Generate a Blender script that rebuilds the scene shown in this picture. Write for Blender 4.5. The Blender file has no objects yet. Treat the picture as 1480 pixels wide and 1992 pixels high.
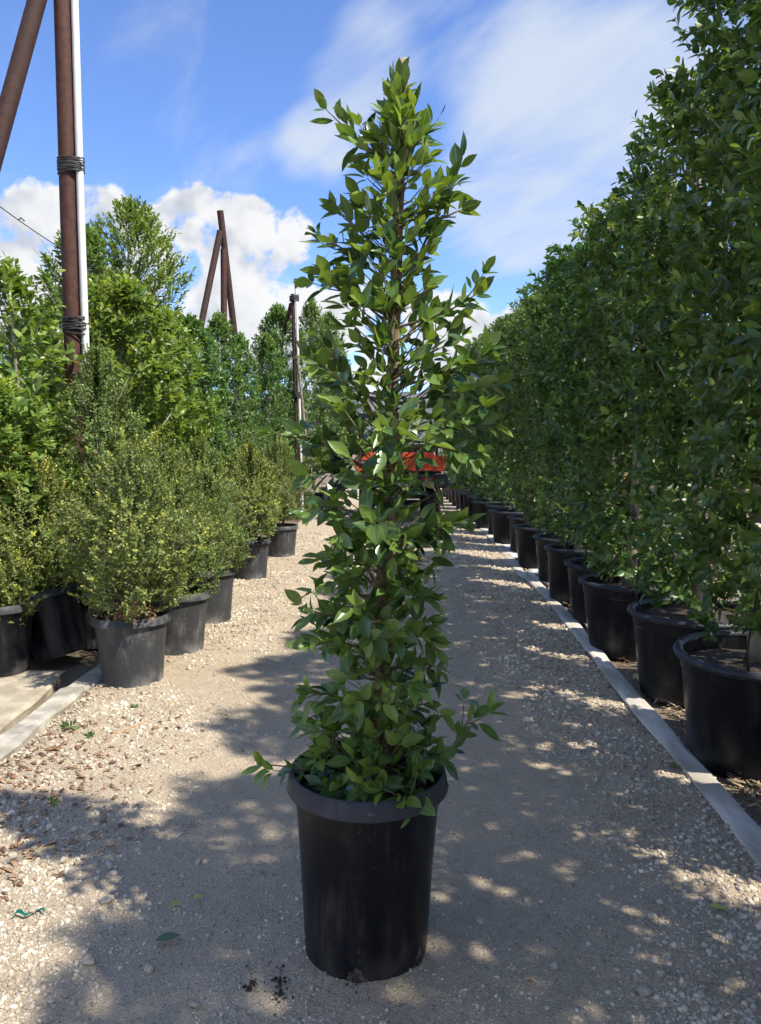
import bpy, math, random
import numpy as np
from mathutils import Vector, Matrix

# ------------------------------------------------------------------ camera, sky, sun, exposure
sc = bpy.context.scene
COL = sc.collection
PITCH = math.radians(4.55)          # the phone looks slightly down
CAM_Z = 1.357
FPX = 1491.0                        # focal length in pixels of the 1480x1992 photograph
cam_d = bpy.data.cameras.new('camera')
cam_d.sensor_fit = 'VERTICAL'; cam_d.sensor_height = 36.0; cam_d.lens = FPX / 1992 * 36.0
cam_d.clip_start = 0.05; cam_d.clip_end = 5000
cam = bpy.data.objects.new('camera', cam_d); COL.objects.link(cam)
cam.location = (0, 0, CAM_Z); cam.rotation_euler = (math.pi / 2 - PITCH, 0, 0)
sc.camera = cam

SUN_EL = math.radians(52.0)
SUN_AZ = math.radians(-31.0)        # direction towards the sun, counted from +X
sdir = Vector((math.cos(SUN_AZ) * math.cos(SUN_EL), math.sin(SUN_AZ) * math.cos(SUN_EL), math.sin(SUN_EL)))
sun_d = bpy.data.lights.new('sun', 'SUN'); sun_d.energy = 3.45; sun_d.angle = math.radians(0.9); sun_d.color = (1.0, 0.92, 0.78)
sun = bpy.data.objects.new('sun', sun_d); COL.objects.link(sun)
sun.rotation_euler = (-sdir).to_track_quat('-Z', 'Y').to_euler(); sun.location = (20, -12, 30)

sc.view_settings.view_transform = 'Standard'; sc.view_settings.look = 'None'
EXPO = 1.15; SKY = 0.15
sc.view_settings.exposure = EXPO; sc.view_settings.gamma = 1.0
sc.view_settings.use_curve_mapping = False
sc.cycles.use_denoising = True
sc.cycles.use_adaptive_sampling = True; sc.cycles.adaptive_threshold = 0.025; sc.cycles.adaptive_min_samples = 12
sc.cycles.max_bounces = 5; sc.cycles.diffuse_bounces = 3; sc.cycles.glossy_bounces = 2
sc.cycles.transmission_bounces = 3; sc.cycles.transparent_max_bounces = 6
sc.cycles.sample_clamp_indirect = 6.0

def pdir(px, py):
    """direction in the world of a pixel of the photograph (used for measuring only)"""
    x = (px - 740) / FPX; v = (996 - py) / FPX
    d = Vector((x, math.cos(PITCH) + v * math.sin(PITCH), -math.sin(PITCH) + v * math.cos(PITCH)))
    return d
def at(px, py, Y):
    d = pdir(px, py); s = Y / d.y
    return Vector((d.x * s, Y, CAM_Z + d.z * s))
def gp(px, py, z=0.0):
    d = pdir(px, py); s = (z - CAM_Z) / d.z
    return Vector((d.x * s, d.y * s, z))

world = bpy.data.worlds.new('World'); sc.world = world; world.use_nodes = True
world.cycles.sampling_method = 'MANUAL'; world.cycles.sample_map_resolution = 512
wt = world.node_tree; wt.nodes.clear()

class NT:
    """tiny node-tree helper"""
    def __init__(s, t): s.t = t
    def n(s, typ, ins=None, **kw):
        nd = s.t.nodes.new(typ)
        for k, v in kw.items(): setattr(nd, k, v)
        for k, v in (ins or {}).items():
            if isinstance(v, bpy.types.NodeSocket): s.t.links.new(v, nd.inputs[k])
            else: nd.inputs[k].default_value = v
        return nd
    def m(s, op, a, b=0.0, c=0.0, clamp=False):
        nd = s.n('ShaderNodeMath', {0: a, 1: b, 2: c}, operation=op); nd.use_clamp = clamp
        return nd.outputs[0]
    def vm(s, op, a, b=(0, 0, 0)):
        nd = s.n('ShaderNodeVectorMath', {0: a, 1: b}, operation=op)
        return nd.outputs['Value'] if op in ('DOT_PRODUCT', 'LENGTH') else nd.outputs['Vector']
    def mix(s, f, a, b, typ='MIX'):
        nd = s.n('ShaderNodeMix', data_type='RGBA', blend_type=typ)
        for k, v in ((0, f), (6, a), (7, b)):
            if isinstance(v, bpy.types.NodeSocket): s.t.links.new(v, nd.inputs[k])
            else:
                nd.inputs[k].default_value = (v if k == 0 else (tuple(v) + (1,) if len(v) == 3 else v))
        return nd.outputs[2]
    def mr(s, v, a, b, c=0.0, d=1.0, smooth=True):
        nd = s.n('ShaderNodeMapRange', {0: v, 1: a, 2: b, 3: c, 4: d})
        nd.interpolation_type = 'SMOOTHSTEP' if smooth else 'LINEAR'
        return nd.outputs[0]
    def noise(s, vec, scale, detail=4, rough=.55, dist=0.0):
        return s.n('ShaderNodeTexNoise', {'Vector': vec, 'Scale': scale, 'Detail': detail, 'Roughness': rough, 'Distortion': dist})

w = NT(wt)
sky = w.n('ShaderNodeTexSky', sky_type='NISHITA')
sky.sun_disc = False; sky.sun_elevation = SUN_EL
sky.sun_rotation = math.pi / 2 - SUN_AZ
sky.air_density = 1.0; sky.dust_density = 0.05; sky.ozone_density = 2.0; sky.altitude = 1500
tc = w.n('ShaderNodeTexCoord')
dirv = w.vm('NORMALIZE', tc.outputs['Generated'])
wsep = w.n('ShaderNodeSeparateXYZ', {0: dirv})
def cones(lst):
    acc = None
    for px, py, r, wgt in lst:
        d = pdir(px, py).normalized(); a = r / FPX
        o = w.mr(w.vm('DOT_PRODUCT', dirv, tuple(d)), math.cos(a * 1.55), math.cos(a * .15), 0.0, wgt)
        acc = o if acc is None else w.m('ADD', acc, o)
    return acc
# high thin cirrus: planar layer, stretched along the wind
zc = w.m('ADD', w.m('MAXIMUM', wsep.outputs['Z'], 0.0), 0.25)
plane = w.vm('DIVIDE', dirv, w.n('ShaderNodeCombineXYZ', {0: zc, 1: zc, 2: 1.0}).outputs[0])
mp0 = w.n('ShaderNodeMapping', {'Vector': plane, 'Rotation': (0, 0, math.radians(50))})
mp = w.n('ShaderNodeMapping', {'Vector': mp0.outputs[0], 'Scale': (1.0, 2.4, 1.0)})
ci_n = w.noise(mp.outputs[0], 2.2, 5, .55, .4).outputs[0]
ci_mask = cones([(610, 285, 55, .7), (645, 215, 70, .7), (705, 130, 80, .65), (790, 40, 100, .55), (680, 345, 40, .5),
                 (980, 400, 110, .75), (1050, 300, 150, .7), (1090, 170, 150, .5), (1210, 60, 190, .5), (1230, 280, 150, .5), (1060, 440, 80, .5),
                 (300, 170, 190, .25), (430, 290, 90, .2)])
ci = w.m('ADD', w.m('MULTIPLY', w.m('MINIMUM', ci_mask, 1.1), 0.62), w.m('MULTIPLY', w.m('SUBTRACT', ci_n, .5), 1.5))
behind = w.mr(wsep.outputs['Y'], .55, .1)
ci = w.m('ADD', ci, w.m('MULTIPLY', behind, .42))  # extra cirrus veil added out of view, gives neutral fill light
ci_a = w.mr(ci, .08, .95, 0.0, .88)
# low cumulus bank
cu_mask = cones([(30, 520, 110, .9), (130, 450, 75, .9), (200, 440, 60, .8), (260, 580, 120, .8), (380, 425, 50, .9), (450, 425, 55, .8), (550, 450, 60, .8), (330, 470, 60, .8),
                 (400, 545, 80, .8), (500, 610, 100, .9), (610, 640, 60, .8), (860, 610, 60, .85), (700, 700, 130, .8), (920, 690, 90, .8), (-150, 560, 150, .8), (1600, 640, 170, .7)])
cu_n = w.noise(dirv, 11.0, 5, .58).outputs[0]
cu_far = w.noise(dirv, 2.1, 2, .5, .0).outputs[0]
cu_rest = w.m('MULTIPLY', w.m('MULTIPLY', behind, w.mr(cu_far, .40, .52)), w.mr(wsep.outputs['Z'], .70, .35))  # unseen cumulus behind the camera, cover raised to make the shade less blue
cu = w.m('ADD', w.m('MULTIPLY', w.m('MINIMUM', w.m('MAXIMUM', cu_mask, cu_rest), .9), .80), w.m('MULTIPLY', w.m('SUBTRACT', cu_n, .5), 2.6))
cu_a = w.m('MULTIPLY', w.mr(cu, .40, .66, 0.0, .98), w.mr(w.m('MAXIMUM', cu_mask, cu_rest), .0, .14))
off = w.vm('ADD', dirv, (0.022, -0.01, 0.030))
cu_n2 = w.noise(off, 11.0, 3, .58).outputs[0]
cu_sh = w.mr(w.m('SUBTRACT', cu_n2, cu_n), .16, -.10)  # light and shade on the clouds, painted into their colour from offset noise
cu_sh = w.m('ADD', w.m('MULTIPLY', cu_sh, .85), w.mr(cu, 1.05, .45, -.05, .40), clamp=True)
K = 1.0 / (SKY * 2 ** EXPO)       # cloud values below are as they show in the picture
skyc = w.mix(1.0, sky.outputs[0], (0.55, 0.635, 0.82), 'MULTIPLY')
cucol = w.mix(cu_sh, (.46 * K, .52 * K, .63 * K), (.97 * K, .97 * K, .97 * K))
c1 = w.mix(ci_a, skyc, (.72 * K, .80 * K, .92 * K))
c2 = w.mix(cu_a, c1, cucol)
bg = w.n('ShaderNodeBackground', {'Color': c2, 'Strength': SKY})
wo = w.n('ShaderNodeOutputWorld', {'Surface': bg.outputs[0]})

# ------------------------------------------------------------------ helpers
rng = np.random.default_rng(7)
random.seed(7)

def tag(o, label=None, cat=None, group=None, kind=None):
    if label: o['label'] = label
    if cat: o['category'] = cat
    if group: o['group'] = group
    if kind: o['kind'] = kind
    return o
def empty(name, loc=(0, 0, 0), rz=0.0, label=None, cat=None, group=None):
    o = bpy.data.objects.new(name, None); COL.objects.link(o)
    o.location = loc; o.rotation_euler = (0, 0, rz); o.empty_display_size = .1
    return tag(o, label, cat, group)
def ob(name, me, parent=None, mat=None, loc=None):
    if mat is not None and len(me.materials) == 0: me.materials.append(mat)
    o = bpy.data.objects.new(name, me); COL.objects.link(o)
    if parent is not None: o.parent = parent
    if loc is not None: o.location = loc
    return o
def mesh_np(name, V, F, smooth=True, attrs=None, midx=None):
    V = np.asarray(V, np.float32); F = np.asarray(F, np.int32)
    me = bpy.data.meshes.new(name); k = F.shape[1]
    me.vertices.add(len(V)); me.vertices.foreach_set('co', V.ravel())
    me.loops.add(F.size); me.loops.foreach_set('vertex_index', F.ravel())
    me.polygons.add(len(F)); me.polygons.foreach_set('loop_start', np.arange(0, F.size, k, dtype=np.int32))
    me.polygons.foreach_set('loop_total', np.full(len(F), k, np.int32))
    if smooth: me.polygons.foreach_set('use_smooth', np.ones(len(F), bool))
    if midx is not None: me.polygons.foreach_set('material_index', np.asarray(midx, np.int32))
    for nm, a in (attrs or {}).items():
        at_ = me.attributes.new(nm, 'FLOAT', 'POINT'); at_.data.foreach_set('value', np.asarray(a, np.float32))
    me.update(calc_edges=True)
    return me
class MB:
    """collects quads / tris of one part"""
    def __init__(s): s.V = []; s.F = []
    def add(s, V, F):
        b = len(s.V); s.V += [tuple(v) for v in V]; s.F += [tuple(i + b for i in f) for f in F]; return s
    def box(s, x0, x1, y0, y1, z0, z1, M=None):
        V = [Vector((x, y, z)) for z in (z0, z1) for y in (y0, y1) for x in (x0, x1)]
        if M is not None: V = [M @ v for v in V]
        return s.add(V, [(0, 2, 3, 1), (4, 5, 7, 6), (0, 1, 5, 4), (2, 6, 7, 3), (0, 4, 6, 2), (1, 3, 7, 5)])
    def tube(s, pts, rads, n=8, cap=True):
        pts = [Vector(p) for p in pts]
        if not hasattr(rads, '__len__'): rads = [rads] * len(pts)
        rings = []; up = Vector((.123, .31, .9)).normalized()
        for i, p in enumerate(pts):
            t = (pts[min(i + 1, len(pts) - 1)] - pts[max(i - 1, 0)]).normalized()
            u = t.cross(up)
            if u.length < 1e-3: u = t.cross(Vector((1, 0, 0)))
            u.normalize(); v = t.cross(u)
            rings.append([p + (u * math.cos(2 * math.pi * k / n) + v * math.sin(2 * math.pi * k / n)) * rads[i] for k in range(n)])
        V = [q for r in rings for q in r]; F = []
        for i in range(len(pts) - 1):
            for k in range(n):
                a = i * n + k; b = i * n + (k + 1) % n
                F.append((a, b, b + n, a + n))
        if cap:
            F.append(tuple(range(n - 1, -1, -1))); F.append(tuple((len(pts) - 1) * n + k for k in range(n)))
        return s.add(V, F)
    def lathe(s, prof, n=40, jit=0.0, axis='z', origin=(0, 0, 0), seed=0):
        r = random.Random(seed); ph = r.uniform(0, 6)
        V = []
        for (rad, z) in prof:
            for k in range(n):
                a = 2 * math.pi * k / n
                rr = rad * (1 + jit * math.sin(2 * a + ph) + .5 * jit * math.sin(3 * a + 2 * ph))
                p = (rr * math.cos(a), rr * math.sin(a), z)
                if axis == 'x': p = (z, rr * math.cos(a), rr * math.sin(a))
                V.append((p[0] + origin[0], p[1] + origin[1], p[2] + origin[2]))
        F = []
        for i in range(len(prof) - 1):
            for k in range(n):
                a = i * n + k; b = i * n + (k + 1) % n
                F.append((a, b, b + n, a + n))
        return s.add(V, F)
    def mesh(s, name, smooth=False, mat=None, autosmooth=None):
        me = bpy.data.meshes.new(name); me.from_pydata(s.V, [], s.F); me.update()
        if smooth: me.polygons.foreach_set('use_smooth', np.ones(len(s.F), bool))
        if autosmooth is not None: me.set_sharp_from_angle(angle=math.radians(autosmooth))
        if mat is not None: me.materials.append(mat)
        return me
def bevelled(o, wdt=.004, seg=2):
    b = o.modifiers.new('bevel', 'BEVEL'); b.width = wdt; b.segments = seg; b.limit_method = 'ANGLE'; b.angle_limit = math.radians(40)
    return o
def nrm(a): return a / np.maximum(np.linalg.norm(a, axis=-1, keepdims=True), 1e-9)
class SN:
    """smooth pseudo noise (sum of sines), works on numpy arrays"""
    def __init__(s, seed, f, n=7):
        r = np.random.default_rng(seed); s.k = r.normal(0, f, (n, 3)); s.p = r.uniform(0, 6.28, n); s.n = n
    def __call__(s, x, y, z=0.0):
        a = 0
        for k, p in zip(s.k, s.p): a = a + np.sin(k[0] * x + k[1] * y + k[2] * z + p)
        return a / math.sqrt(s.n)

# ------------------------------------------------------------------ materials
def new_mat(name):
    m = bpy.data.materials.new(name); m.use_nodes = True
    t = m.node_tree; t.nodes.clear()
    return m, NT(t)
def finish(n, shader, disp=None):
    n.n('ShaderNodeOutputMaterial', {'Surface': shader})
def leaf_mat(name, dark, light, young, rough=.38, trans=.28, ribs=1.0, spec=.5, huevar=.0, sheen=0.0):
    m, n = new_mat(name)
    geo = n.n('ShaderNodeNewGeometry'); oi = n.n('ShaderNodeObjectInfo')
    r = n.m('FRACT', n.m('ADD', geo.outputs['Random Per Island'], oi.outputs['Random']))
    age = n.n('ShaderNodeAttribute', attribute_name='age').outputs['Fac']
    rib = n.n('ShaderNodeAttribute', attribute_name='rib').outputs['Fac']
    c = n.mix(n.mr(r, 0.1, .95), dark, light)
    c = n.mix(age, c, young)
    tco = n.n('ShaderNodeTexCoord')
    nz = n.noise(tco.outputs['Object'], 28, 1).outputs[0]
    c = n.mix(n.mr(nz, .35, .75, 0, .35), c, tuple(min(1, v * 1.6) for v in light))
    if ribs:
        ribc = tuple(min(1, v * 1.9 + .03) for v in light)
        c = n.mix(n.m('MULTIPLY', n.mr(rib, .10, .03), .55 * ribs), c, ribc)
        c = n.mix(n.m('MULTIPLY', n.mr(rib, .93, 1.0), .45 * ribs), c, ribc)
    # a whole plant may be a touch yellower or bluer than its neighbour
    hs = n.n('ShaderNodeHueSaturation', {'Hue': n.mr(oi.outputs['Random'], 0, 1, .5 - huevar, .5 + huevar, False), 'Saturation': 1.0, 'Value': n.mr(r, 0, 1, .85, 1.15, False), 'Color': c})
    c = hs.outputs[0]
    p = n.n('ShaderNodeBsdfPrincipled', {'Base Color': c, 'Roughness': rough, 'Specular IOR Level': spec})
    tcol = n.mix(1.0, c, (1.65, 1.55, .55), 'MULTIPLY')
    tr = n.n('ShaderNodeBsdfTranslucent', {'Color': tcol})
    mx = n.n('ShaderNodeMixShader', {0: trans, 1: p.outputs[0], 2: tr.outputs[0]})
    finish(n, mx.outputs[0]); return m
def simple_mat(name, c1, c2, scale=8.0, rough=.6, detail=5, bump=.3, bdist=.004, spec=.4, lo=.35, hi=.65, island=0.0, metallic=0.0, stretch=None, bscale=None):
    m, n = new_mat(name)
    tco = n.n('ShaderNodeTexCoord'); v = tco.outputs['Object']
    if stretch: v = n.n('ShaderNodeMapping', {'Vector': v, 'Scale': stretch}).outputs[0]
    nz = n.noise(v, scale, detail, .62).outputs[0]
    c = n.mix(n.mr(nz, lo, hi), c1, c2)
    if island:
        g = n.n('ShaderNodeNewGeometry')
        hs = n.n('ShaderNodeHueSaturation', {'Hue': .5, 'Saturation': 1.0, 'Value': n.mr(g.outputs['Random Per Island'], 0, 1, 1 - island, 1 + island, False), 'Color': c})
        c = hs.outputs[0]
    bn = n.noise(v, bscale or scale * 5, 4, .6).outputs[0]
    bm = n.n('ShaderNodeBump', {'Strength': bump, 'Distance': bdist, 'Height': bn})
    rg = n.mr(nz, .2, .8, max(0.05, rough - .1), min(1, rough + .1), False)
    p = n.n('ShaderNodeBsdfPrincipled', {'Base Color': c, 'Roughness': rg, 'Specular IOR Level': spec, 'Metallic': metallic, 'Normal': bm.outputs[0]})
    finish(n, p.outputs[0]); return m
def plastic_mat(name, base, dust, amount=.35, rough=.42, seed=0.0):
    """black nursery plastic: vertical streaks, dried splashes, scuffs"""
    m, n = new_mat(name)
    tco = n.n('ShaderNodeTexCoord'); oi = n.n('ShaderNodeObjectInfo')
    v = n.vm('ADD', tco.outputs['Object'], n.n('ShaderNodeCombineXYZ', {0: n.m('MULTIPLY', oi.outputs['Random'], 37.0), 1: seed, 2: 0.0}).outputs[0])
    st = n.noise(n.n('ShaderNodeMapping', {'Vector': v, 'Scale': (9, 9, 1.6)}).outputs[0], 2.2, 6, .7).outputs[0]
    cl = n.noise(v, 5.0, 5, .6).outputs[0]
    sp = n.noise(v, 75, 3, .7).outputs[0]
    sc_ = n.noise(n.n('ShaderNodeMapping', {'Vector': v, 'Rotation': (.2, .35, .3), 'Scale': (8, 8, 70)}).outputs[0], 2.0, 5, .75).outputs[0]
    d = n.m('MULTIPLY', n.mr(st, .42, .78), n.mr(cl, .35, .7))
    d = n.m('ADD', d, n.m('MULTIPLY', n.mr(sp, .63, .72), .9))
    zz = n.n('ShaderNodeSeparateXYZ', {0: tco.outputs['Object']}).outputs[2]
    d = n.m('ADD', d, n.m('MULTIPLY', n.m('MULTIPLY', n.mr(zz, .12, .0), n.mr(cl, .38, .62)), 1.1))
    d = n.m('ADD', d, n.m('MULTIPLY', n.m('MULTIPLY', n.mr(sc_, .60, .76), n.mr(cl, .5, .62)), .5))
    d = n.m('MULTIPLY', d, amount, clamp=True)
    c = n.mix(d, base, dust)
    bm = n.n('ShaderNodeBump', {'Strength': .18, 'Distance': .003, 'Height': n.m('ADD', cl, n.m('MULTIPLY', sp, .3))})
    p = n.n('ShaderNodeBsdfPrincipled', {'Base Color': c, 'Roughness': n.mr(d, 0, .5, rough, .85, False), 'Specular IOR Level': .26, 'Normal': bm.outputs[0]})
    finish(n, p.outputs[0]); return m

M = {}
M['leaf_main'] = leaf_mat('leaf_main', (.032, .082, .028), (.088, .162, .044), (.27, .37, .07), .26, .31, 1.0, .55)
M['leaf_hedge'] = leaf_mat('leaf_hedge', (.036, .090, .033), (.102, .182, .052), (.28, .39, .08), .33, .35, .7, .55, .016)
M['leaf_bright'] = leaf_mat('leaf_bright', (.068, .138, .032), (.150, .245, .052), (.33, .41, .08), .38, .33, .6, .5, .016)
M['leaf_dense'] = leaf_mat('leaf_dense', (.046, .108, .034), (.112, .200, .054), (.25, .36, .08), .34, .32, .5, .5, .014)
M['leaf_box'] = leaf_mat('leaf_box', (.066, .115, .034), (.168, .235, .068), (.50, .53, .10), .45, .22, 0, .45, .012)
M['leaf_weed'] = leaf_mat('leaf_weed', (.07, .13, .04), (.13, .21, .07), (.2, .3, .1), .5, .3, .4)
M['leaf_fallen_green'] = leaf_mat('leaf_fallen_green', (.05, .10, .045), (.07, .13, .06), (.1, .2, .06), .5, .1, 1.0)
M['leaf_fallen_yellow'] = leaf_mat('leaf_fallen_yellow', (.30, .30, .07), (.38, .36, .09), (.4, .4, .1), .5, .1, .6)
M['leaf_dead'] = simple_mat('leaf_dead', (.17, .085, .045), (.40, .26, .14), 30, .8, island=.35)
M['bark'] = simple_mat('bark', (.13, .105, .08), (.26, .225, .18), 18, .85, bump=.5, bdist=.004)
M['bark_pale'] = simple_mat('bark_pale', (.22, .20, .16), (.40, .37, .31), 14, .85, bump=.4, bdist=.004, stretch=(1, 1, .3))
M['twig'] = simple_mat('twig', (.11, .085, .05), (.20, .17, .09), 25, .7)
M['twig_green'] = simple_mat('twig_green', (.12, .13, .05), (.22, .22, .09), 25, .6)
M['stake'] = simple_mat('stake', (.30, .215, .135), (.46, .36, .25), 10, .8, stretch=(6, 6, .5), bump=.5, bdist=.003)
M['stake_new'] = simple_mat('stake_new', (.46, .29, .14), (.60, .42, .23), 10, .8, stretch=(6, 6, .5))
M['soil'] = simple_mat('soil', (.020, .015, .012), (.07, .052, .04), 45, .95, bump=.9, bdist=.012, bscale=90)
M['potting'] = simple_mat('potting', (.02, .017, .014), (.09, .07, .055), 60, .95, bump=.9, bdist=.01, island=.5)
M['pot_black'] = plastic_mat('pot_black', (.0045, .0052, .0085), (.15, .135, .12), .30, .33)
M['pot_rim'] = plastic_mat('pot_rim', (.026, .030, .039), (.22, .22, .22), .28, .50, 3.0)
M['pot_dusty'] = plastic_mat('pot_dusty', (.040, .043, .049), (.30, .295, .285), .60, .48, 9.0)
M['tape'] = simple_mat('tape', (.0, .10, .07), (.01, .20, .13), 12, .4, bump=.2)
M['rust'] = simple_mat('rust', (.044, .018, .014), (.085, .033, .024), 22, .72, bump=.35, bdist=.002, bscale=160)
M['rust_dark'] = simple_mat('rust_dark', (.034, .016, .014), (.060, .029, .025), 22, .75, bump=.35, bdist=.002, bscale=160)
M['pvc'] = simple_mat('pvc', (.66, .67, .68), (.76, .76, .75), 4, .35, bump=.05)
M['strap'] = simple_mat('strap', (.02, .022, .026), (.06, .063, .07), 25, .45, bump=.4)
M['concrete'] = simple_mat('concrete', (.27, .25, .21), (.50, .47, .41), 7, .9, bump=.5, bdist=.004, bscale=110)
M['slab'] = simple_mat('slab', (.30, .26, .20), (.47, .42, .33), 6, .92, bump=.5, bdist=.005, bscale=80)
M['hose'] = simple_mat('hose', (.38, .345, .29), (.62, .595, .54), 7, .55, bump=.2, bdist=.004, bscale=22, stretch=(1, .3, 1))
M['cloth'] = simple_mat('cloth', (.50, .48, .44), (.68, .67, .64), 6, .85, bump=.3, bdist=.01, bscale=30)
M['wood_chip'] = simple_mat('wood_chip', (.17, .085, .05), (.42, .27, .165), 3, .9, island=.45)
M['straw'] = simple_mat('straw', (.16, .11, .07), (.46, .36, .23), 4, .9, island=.4)
M['stone'] = simple_mat('stone', (.34, .29, .225), (.56, .495, .40), 3.1, .92, bump=.4, bdist=.003, bscale=140, island=.38)
M['orange'] = simple_mat('orange', (.58, .070, .02), (.66, .09, .03), 3, .45, bump=0, spec=.4)
M['black_steel'] = simple_mat('black_steel', (.016, .017, .019), (.035, .035, .037), 12, .5, bump=.15)
M['rubber'] = simple_mat('rubber', (.018, .018, .018), (.06, .056, .05), 9, .9)
M['grey_steel'] = simple_mat('grey_steel', (.25, .25, .26), (.4, .4, .41), 8, .4, metallic=.6)
M['red_lens'] = simple_mat('red_lens', (.35, .01, .01), (.4, .02, .02), 8, .2)
M['ink'] = simple_mat('ink', (.03, .02, .02), (.05, .03, .03), 8, .6)
M['wire'] = simple_mat('wire', (.02, .02, .02), (.04, .04, .04), 8, .5)
M['hazy_hill'] = simple_mat('hazy_hill', (.07, .08, .085), (.15, .155, .15), .06, .95, bump=0)  # bluish distance haze is put into the base colour of the hills
M['far_leaf'] = leaf_mat('far_leaf', (.045, .085, .025), (.11, .17, .04), (.22, .27, .06), .5, .25, 0, .4)

def ground_mat(name, fine, coarse, stones):
    m, n = new_mat(name)
    tco = n.n('ShaderNodeTexCoord'); v = tco.outputs['Object']
    big = n.noise(v, 1.3, 6, .6).outputs[0]
    med = n.noise(v, 9, 6, .65).outputs[0]
    gr = n.noise(v, 170, 4, .75).outputs[0]
    vo = n.n('ShaderNodeTexVoronoi', {'Vector': v, 'Scale': 95.0, 'Randomness': 1.0})
    vo2 = n.n('ShaderNodeTexVoronoi', {'Vector': v, 'Scale': 230.0, 'Randomness': 1.0})
    pick = n.mr(n.n('ShaderNodeSeparateColor', {0: vo.outputs['Color']}).outputs[0], .45, .75)
    pick2 = n.mr(n.n('ShaderNodeSeparateColor', {0: vo2.outputs['Color']}).outputs[1], .35, .6)
    s1 = n.m('MULTIPLY', pick, n.mr(vo.outputs['Distance'], .42, .12))
    s2 = n.m('MULTIPLY', pick2, n.mr(vo2.outputs['Distance'], .5, .15))
    c = n.mix(n.mr(med, .35, .65), fine, coarse)
    c = n.mix(n.mr(big, .35, .68, 0, .45), c, tuple(x * .78 for x in fine))
    c = n.mix(n.mr(gr, .35, .68, 0, .60), c, tuple(x * .50 for x in coarse))
    c = n.mix(n.m('MULTIPLY', s2, .55), c, stones)
    c = n.mix(n.m('MULTIPLY', s1, .6), c, tuple(min(1, x * 1.1) for x in stones))
    h = n.m('ADD', n.m('ADD', n.m('MULTIPLY', s1, 1.0), n.m('MULTIPLY', s2, .5)), n.m('ADD', n.m('MULTIPLY', gr, .7), n.m('MULTIPLY', med, 1.6)))
    bm = n.n('ShaderNodeBump', {'Strength': 1.0, 'Distance': .008, 'Height': h})
    p = n.n('ShaderNodeBsdfPrincipled', {'Base Color': c, 'Roughness': .95, 'Specular IOR Level': .2, 'Normal': bm.outputs[0]})
    finish(n, p.outputs[0]); return m
M['road'] = ground_mat('road', (.61, .50, .365), (.535, .44, .32), (.67, .585, .465))
M['earth'] = ground_mat('earth', (.30, .24, .175), (.24, .185, .135), (.44, .38, .30))

# ------------------------------------------------------------------ ground, road
def xl(y):   # left edge of road (kerb foot)
    return -1.64 + 0.012 * np.maximum(np.asarray(y, float) - 4, 0)
def xr(y):   # right edge (flattened hose)
    return 1.20 + 0.048 * np.asarray(y, float)
rz1 = SN(11, 2.2); rz2 = SN(12, 7.0)
def road_z(x, y):
    x = np.asarray(x, float); y = np.asarray(y, float)
    tr = -.012 * (np.exp(-((x - .42) / .28) ** 2) + np.exp(-((x + .62) / .28) ** 2))
    return .012 + .006 * rz1(x, y) + .0025 * rz2(x, y) + tr

g = MB(); R = 900
g.add([(-R, -R, -.02), (R, -R, -.02), (R, R, -.02), (-R, R, -.02)], [(0, 1, 2, 3)])
tag(ob('ground', g.mesh('ground'), None, M['earth']), kind='structure')
ys = np.concatenate([np.arange(-4, 8, .08), np.arange(8, 16, .2), np.arange(16, 60.1, 1.0)])
xs = np.linspace(0, 1, 44)
Yg, Tg = np.meshgrid(ys, xs, indexing='ij')
X0 = xl(Yg) - .03; X1 = xr(Yg) + .02
Xg = X0 + (X1 - X0) * Tg
Zg = road_z(Xg, Yg)
edge = np.minimum(Tg, 1 - Tg) * 3.0
Zg = np.where(edge < .12, Zg - (0.12 - edge) * .12, Zg)
ni, nj = Yg.shape
idx = np.arange(ni * nj).reshape(ni, nj)
Fq = np.stack([idx[:-1, :-1], idx[:-1, 1:], idx[1:, 1:], idx[1:, :-1]], -1).reshape(-1, 4)
road = ob('gravel_road', mesh_np('gravel_road', np.stack([Xg, Yg, Zg], -1).reshape(-1, 3), Fq), None, M['road'])
tag(road, kind='structure')

# loose gravel: real little stones, thinning out with distance
def ico():
    p = (1 + 5 ** .5) / 2
    V = np.array([(-1, p, 0), (1, p, 0), (-1, -p, 0), (1, -p, 0), (0, -1, p), (0, 1, p), (0, -1, -p), (0, 1, -p), (p, 0, -1), (p, 0, 1), (-p, 0, -1), (-p, 0, 1)], float)
    F = np.array([(0, 11, 5), (0, 5, 1), (0, 1, 7), (0, 7, 10), (0, 10, 11), (1, 5, 9), (5, 11, 4), (11, 10, 2), (10, 7, 6), (7, 1, 8), (3, 9, 4), (3, 4, 2), (3, 2, 6), (3, 6, 8), (3, 8, 9), (4, 9, 5), (2, 4, 11), (6, 2, 10), (8, 6, 7), (9, 8, 1)])
    return V / np.linalg.norm(V[0]), F
ICO_V, ICO_F = ico()
def stones_np(P, S, seed, flat=.65):
    r = np.random.default_rng(seed); N = len(P)
    tv = [ICO_V * (1 + r.uniform(-.28, .28, (12, 1))) for _ in range(12)]
    T = np.stack(tv)[r.integers(0, 12, N)]
    T = T * np.stack([r.uniform(.75, 1.35, N), r.uniform(.7, 1.1, N), r.uniform(.45, .9, N) * flat / .65], -1)[:, None, :]
    a = r.uniform(0, 6.28, N); c, s = np.cos(a)[:, None], np.sin(a)[:, None]
    tl = r.normal(0, .25, N)[:, None]
    X = T[..., 0] * c - T[..., 1] * s; Y = T[..., 0] * s + T[..., 1] * c; Z = T[..., 2] + tl * T[..., 0]
    V = np.stack([X, Y, Z], -1) * S[:, None, None] + P[:, None, :]
    F = ICO_F[None] + (np.arange(N) * 12)[:, None, None]
    return V.reshape(-1, 3), F.reshape(-1, 3)
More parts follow.
